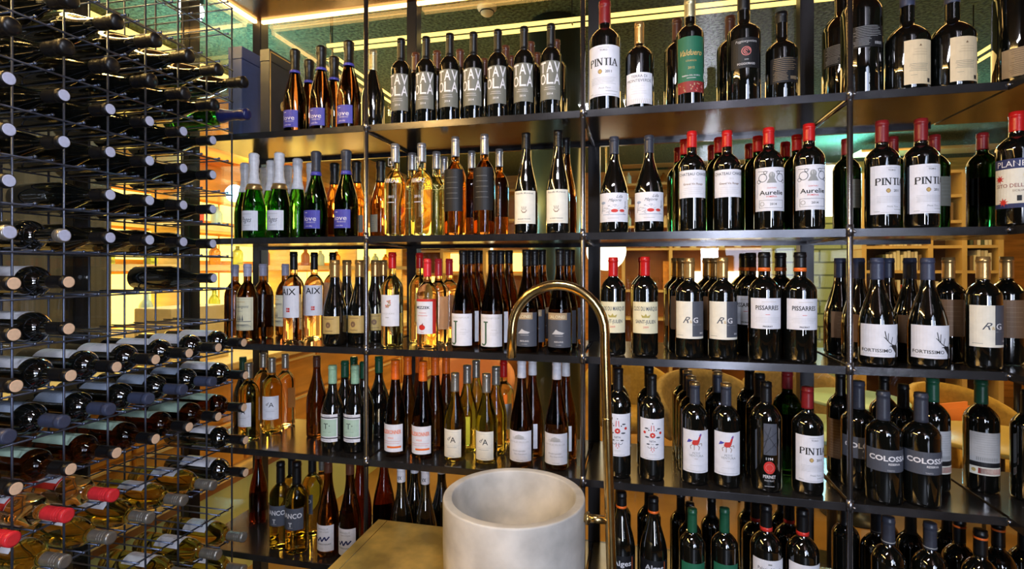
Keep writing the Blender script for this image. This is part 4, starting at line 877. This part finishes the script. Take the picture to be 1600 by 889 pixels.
for zi, z in enumerate((1.205, 1.625, 1.925)):
    for q in range(16):
        i = rnd.randrange(5); o = bpy.data.objects.new('spirit_bottle', protoj[i]); COL.objects.link(o)
        o.location = (WX+.12+rnd.random()*.06, 2.0+q*.29+rnd.random()*.06, z+.001); o.scale = (1, 1, .78 if zi else 1.1)
        cnt[(zi, i)] = cnt.get((zi, i), 0)+1
        tag(o, 'small %s bottle, %s nearest of its colour on %s glowing shelf' % (CN[i], ORD[min(9, cnt[(zi, i)]-1)], ['lower', 'middle', 'upper'][zi]), 'bottle', 'bottles on the backlit wall shelves')
# dark door panel and paper boxes outside the left glass
tag(obj('grey_curtain', bx(-2.5, -2.44, -.6, 2.02, 1.12, 2.5), GREYW), 'dark grey hanging curtain beyond the glass at far left', 'curtain')
def simplebox(name, label, cat, m, *b): return tag(obj(name, bx(*b, bev=.003), m), label, cat)
PAPW = mat('cream_card', (.72, .60, .36), .6, noise=.1, nscale=20)
simplebox('carton_box', 'cream carton standing on the honey counter behind the rack', 'box', PAPW, -2.42, -2.2, 2.12, 2.5, 1.116, 1.40)
simplebox('carton_box', 'second cream carton farther along the honey counter', 'box', PAPW, -2.40, -2.18, 2.75, 3.05, 1.116, 1.36)
simplebox('sign_board', 'red menu board standing on the upper glowing wall shelf', 'sign', mat('sign_red', (.65, .05, .03), .5), WX+.2, WX+.23, 2.5, 3.3, 1.926, 2.05)
simplebox('teal_box', 'small teal box on the wall shelf by the cellar corner', 'box', mat('teal_card', (.05, .13, .13), .5), WX+.08, WX+.24, 4.0, 4.3, 1.926, 2.12)

# round column
cxm, cym = Xat(868, 3.0), 3.0
tag(obj('round_column', lathe(bmesh.new(), [(0, 0.001), (.15, .001), (.15, 2.995), (0, 2.995)], 40, cx=cxm, cy=cym), mat('column_metal', (.10, .13, .11), .28, .7), None, True), 'round dark metal column behind the middle of the shelving', 'column')
# tiled column
tx = Xat(1268, 5.0)
TILE = mat('tile_green', (.36, .46, .22), .35)
nt = TILE.node_tree; br = nt.nodes.new('ShaderNodeTexBrick'); tc = nt.nodes.new('ShaderNodeTexCoord'); mp = nt.nodes.new('ShaderNodeMapping'); mp.inputs['Rotation'].default_value = (pi/2, 0, 0)
br.inputs['Color1'].default_value = (.38, .47, .22, 1); br.inputs['Color2'].default_value = (.32, .42, .2, 1); br.inputs['Mortar'].default_value = (.10, .14, .06, 1); br.inputs['Scale'].default_value = 1.0
br.inputs['Brick Width'].default_value = .34; br.inputs['Row Height'].default_value = .11; br.inputs['Mortar Size'].default_value = .008
nt.links.new(tc.outputs['Object'], mp.inputs[0]); nt.links.new(mp.outputs[0], br.inputs['Vector']); nt.links.new(br.outputs[0], nt.nodes['Principled BSDF'].inputs['Base Color'])
tag(obj('tiled_pillar', bx(tx-.29, tx+.29, 5.0, 5.5, 0, 2.04), TILE), 'square pillar clad in pale green tiles', 'pillar')

# globe lamp
gy = 4.2; gx = Xat(947, gy)
gl_ = thing('globe_lamp', 'round white glowing globe lamp behind the middle post', 'lamp', (gx, gy, Zat(392, gx, gy)))
obj('globe', sph(bmesh.new(), (0, 0, 0), .155, 28), emis('globe_white', (1, .86, .62), 3.0), gl_)
obj('stem', tube(bmesh.new(), [(0, 0, .15), (0, 0, 3.0-gl_.location.z)], .006, 8), BRASSP, gl_)
# pendants
py_ = 2.72; px_ = Xat(761, py_)
sd = thing('smoke_detector', 'round cream smoke detector on the green ceiling, above the lettered bottles', 'smoke detector', (px_, py_, 3.0))
obj('dome', lathe(bmesh.new(), [(0, -.052), (.022, -.050), (.034, -.040), (.036, -.022), (.05, -.018), (.054, -.002), (0, -.0005)], 28), mat('detector_cream', (.78, .70, .52), .4), sd, True)
obj('vent_ring', tube(bmesh.new(), [(.0365*cos(2*pi*k/24), .0365*sin(2*pi*k/24), -.031) for k in range(25)], .003, 6), DARK, sd, True)

py_ = 3.6; px_ = Xat(985, py_)
pd = thing('pendant_lamp', 'dark dish pendant with glowing amber inside beside middle post', 'lamp', (px_, py_, Zat(42, px_, py_)-.0))
obj('dish', lathe(bmesh.new(), [(0, .05), (.05, .045), (.15, 0), (.17, -.03), (.165, -.03), (.14, -.005), (0, .035)], 28), mat('dish_dark', (.05, .035, .02), .4, .6), pd, True)
obj('cord', tube(bmesh.new(), [(0, 0, .04), (0, 0, 2.995-pd.location.z)], .004, 6), MULL, pd)
obj('glow_disc', lathe(bmesh.new(), [(0, -.018), (.13, -.02), (.13, -.026), (0, -.028)], 28), emis('amber_glow', (1, .5, .1), 1.6), pd)
# tall lit wall lamp and teal uplight at right
sy = 6.6; sx = Xat(1292, sy)
wl = thing('standing_lamp', 'tall glowing rectangular lamp standing far behind the claret bottles', 'lamp', (sx, sy, 0))
obj('shade', bx(-.11, .11, -.06, .06, 2.10, 2.75, bev=.01), emis('lamp_cool_white', (1.0, .86, .55), 5), wl)
obj('pole', tube(bmesh.new(), [(0, 0, .02), (0, 0, 2.11)], .012, 8), MULL, wl); obj('foot', lathe(bmesh.new(), [(0, 0), (.15, 0), (.15, .015), (0, .02)], 20), MULL, wl)
point('teal_uplight', (sx+.1, sy-.2, 2.66), 85, (.20, .75, 1.0), .12)
point('teal_uplight_right', (Xat(1540, 4.6), 4.6, 2.55), 7, (.3, .9, 1.0), .12)
point('teal_uplight_left', (-2.35, 2.6, 2.55), 42, (.30, .82, 1.0), .15)
point('counter_lamp', (-2.3, 4.0, 1.9), 22, (1, .6, .2), .1)

# glass cabinet on the back wall and bookcase
def cabinet(label, px0, px1, Y, levels, ups, m, dep=.32):
    x0, x1 = Xat(px0, Y), Xat(px1, Y)
    t = thing('wall_cabinet' if 'glasses' in label else 'bookcase', label, 'cabinet' if 'glasses' in label else 'bookcase', (x0, Y, 0))
    obj('back_panel', bx(0, x1-x0, dep-.02, dep, .02, 2.6), DKWOOD if 'book' in label else mat('mid_wood', (.34, .13, .03), .45, noise=.3, nscale=4), t)
    zs = []
    for p_ in levels:
        z = Zat(p_, (x0+x1)/2, Y); zs.append(z); obj('shelf', bx(0, x1-x0, 0, dep-.02, z-.02, z+.01), m, t)
    for u in ups:
        x = Xat(u, Y)-x0; obj('upright', bx(x-.022, x+.022, -.004, dep-.02, .02, 2.6), m, t)
    return t, x0, x1, zs
OAKL = mat('cabinet_oak', (.62, .41, .15), .5, noise=.15, nscale=4)  # even oak tone of cabinet shelves and uprights
t, x0, x1, zs = cabinet('oak wall cabinet of bottles and glasses, far behind centre', 972, 1222, 7.3, (250, 284, 318, 352, 388, 455, 500, 560), (974, 1048, 1116, 1220), OAKL)
obj('light_panel', bx(Xat(1082, 7.3)-x0, Xat(1212, 7.3)-x0, .25, .29, Zat(452, x0, 7.3), Zat(424, x0, 7.3)), EW, t)
def stock(zs, x0, x1, Y, tagn, hmax, n, seed, where):
    r = random.Random(seed)
    for li, z in enumerate(zs):
        x = x0+.08; c = 0
        while x < x1-.1:
            i = r.randrange(5); o = bpy.data.objects.new('spirit_bottle', protoj[i]); COL.objects.link(o)
            o.location = (x, Y+.12, z+.011); o.scale = (1, 1, hmax/.205*r.uniform(.7, 1)); c += 1
            tag(o, '%s bottle, %s from left on %s' % (CN[i], ORD[min(17, c-1)], where[li]), 'bottle', tagn); x += r.uniform(.12, .22)
stock([zs[4], zs[3], zs[2], zs[1]], x0, x1, 7.3, 'bottles in the oak wall cabinet', .17, 0, 4, ['oak cabinet shelf level with the globe lamp', 'oak cabinet second shelf up', 'oak cabinet third shelf up', 'oak cabinet fourth shelf up'])
# hanging wine glasses
gm = mat('stemware', (.95, .95, .95), .02, trans=1., ior=1.3)
bm = lathe(bmesh.new(), [(0, 0), (.033, 0), (.033, .002), (.004, .006), (.004, .07), (.02, .085), (.036, .12), (.03, .17), (.029, .17), (.034, .12), (0, .09)], 14)
gme = bpy.data.meshes.new('wine_glass'); bm.to_mesh(gme); bm.free(); gme.materials.append(gm)
for k in range(10):
    o = bpy.data.objects.new('wine_glass', gme); COL.objects.link(o); o.location = (x0+.72+.14*k if k > 4 else x0+.12+.11*k, 7.42, zs[5]+.012)
    tag(o, 'clear stemmed wine glass, %s from left in the oak cabinet' % ORD[k], 'glass', 'wine glasses in the oak cabinet')
simplebox('picture_board', 'small framed wooden picture propped in the oak cabinet', 'picture', WOODY, Xat(1036, 7.33), Xat(1062, 7.33), 7.33, 7.36, zs[5]+.011, Zat(408, 1, 7.33))

t, x0b, x1b, zb = cabinet('oak bookcase with books and boxes beyond the right bays', 1346, 1568, 6.3, (230, 268, 306, 346, 385, 424, 470, 520, 575), (1350, 1454, 1507, 1564), OAKL)
BC = [mat('book_%d' % i, c, .6) for i, c in enumerate([(.72, .66, .5), (.5, .42, .28), (.55, .03, .02), (.08, .1, .06), (.7, .62, .4), (.2, .12, .06)])]
BN = ['cream', 'tan', 'red', 'dark green', 'ivory', 'brown']
bms = []
for i, m_ in enumerate(BC):
    bm = bx(-.014, .014, -.09, .09, 0, .21, bev=.002); me = bpy.data.meshes.new('book'); bm.to_mesh(me); bm.free(); me.materials.append(m_); bms.append(me)
rb = random.Random(9)
for li, z in enumerate((zb[5], zb[4], zb[3], zb[6])):
    x = x0b+.10; c = 0
    segs = [(1375, 1450), (1458, 1500), (1512, 1556)]
    for sgi, (pa, pb) in enumerate(segs):
        x = Xat(pa, 6.3)+.05; xe = Xat(pb, 6.3)-.03; c = 0
        if rb.random() < .25: continue
        while x < xe:
            i = rb.choice([0, 0, 4, 1, 2, 3, 5, 4]); o = bpy.data.objects.new('book', bms[i]); COL.objects.link(o)
            o.location = (x, 6.3+.12, z+.0105); o.scale = (1, 1, rb.uniform(.7, 1.0) if li != 1 else .75); c += 1
            tag(o, '%s book, %s in the %s section, %s bookcase level' % (BN[i], ORD[min(17, c-1)], ['left', 'middle', 'right'][sgi], ['reading', 'next higher', 'upper', 'lowest stocked'][li]), 'book', 'books in the oak bookcase')
            x += rb.uniform(.031, .036)

t, x0c, x1c, zc_ = cabinet('oak back-bar shelving with yellow lights beyond the middle bay, glasses', 600, 832, 7.3, (300, 345, 392, 428, 476), (604, 690, 757, 828), OAKL)
for a_, b_, c_, d_, m_ in ((695, 722, 396, 424, EY), (764, 822, 396, 424, EY), (612, 684, 432, 470, EY), (752, 762, 352, 472, EW), (700, 750, 450, 472, EY)):
    obj('light_panel', bx(Xat(a_, 7.3)-x0c, Xat(b_, 7.3)-x0c, .24, .285, Zat(d_, x0c, 7.3), Zat(c_, x0c, 7.3)), m_, t)
# armchairs and tables
def armchair(px, Y, rz, shell, cush, label):
    x = Xat(px, Y); t = thing('armchair', label, 'chair', (x, Y, 0), rz, 'upholstered armchairs in the dining room')
    bm = bmesh.new(); n = 18; rows = 7; V = []
    for j in range(rows+1):
        h = j/rows
        ring = []
        for i in range(n+1):
            u = i/n; a = -pi*.12+u*pi*1.24
            top = .82-.22*(abs(u-.5)*2)**2.2
            z = .40+(top-.40)*h; rr = .29+.05*h
            ring.append(bm.verts.new((rr*cos(a), rr*sin(a)*.92, z)))
        V.append(ring)
    for a, b in zip(V, V[1:]):
        for i in range(n): bm.faces.new((a[i], a[i+1], b[i+1], b[i]))
    o = obj('shell_back', bm, shell, t, True); m_ = o.modifiers.new('thick', 'SOLIDIFY'); m_.thickness = .045; m_.offset = 0
    obj('seat', lathe(bmesh.new(), [(0, .36), (.25, .36), (.27, .39), (.27, .43), (.24, .46), (0, .47)], 26), shell, t, True)
    if cush:
        bm = bx(-.17, .17, .10, .17, .48, .72, bev=.03); obj('back_cushion', bm, cush, t, True)
    for i in range(4):
        a = pi/4+i*pi/2; obj('leg', tube(bmesh.new(), [(.18*cos(a), .18*sin(a), .37), (.23*cos(a), .23*sin(a), 0)], [.014, .009], 8), MULL, t, True)
MUST = mat('mustard_fabric', (.45, .27, .05), .85, noise=.2, nscale=40); TAUP = mat('taupe_fabric', (.32, .22, .09), .8, noise=.2, nscale=40); ORC = mat('orange_fabric', (.75, .22, .05), .85)
armchair(1522, 3.9, .5, MUST, ORC, 'mustard armchair with orange cushion beyond the right bay')
armchair(1105, 4.0, .2, TAUP, None, 'taupe shell armchair beyond the horse-label bottles')
armchair(1238, 4.3, -.3, TAUP, None, 'taupe shell armchair beyond the round red seal bottle')
armchair(985, 4.3, .4, MUST, None, 'mustard armchair beyond the middle post')
armchair(740, 4.4, .4, mat('peach_fabric', (.62, .24, .10), .85), None, 'peach armchair beyond the orange-capped bottles')
def rtable(px, Y, r, col, label):
    x = Xat(px, Y); t = thing('round_table', label, 'table', (x, Y, 0))
    obj('table_top', lathe(bmesh.new(), [(0, .735), (r-.01, .735), (r, .742), (r, .755), (r-.006, .76), (0, .76)], 40), col, t, True)
    obj('pedestal', tube(bmesh.new(), [(0, 0, .02), (0, 0, .735)], .025, 12), MULL, t, True); obj('foot', lathe(bmesh.new(), [(0, 0), (.2, 0), (.2, .012), (0, .025)], 24), MULL, t, True)
MINT = mat('mint_top', (.42, .62, .5), .12)
rtable(1300, 3.1, .28, MINT, 'round mint-topped table near the glass, right of centre')
rtable(1335, 3.85, .3, MINT, 'round mint-topped table standing behind the nearer one')
rtable(1560, 3.1, .3, mat('yellow_top', (.55, .38, .1), .3), 'round yellow-topped table beyond the right bay')
rtable(1590, 5.2, .4, mat('amber_top', (.7, .42, .08), .3), 'round amber-topped table far behind the right bay')
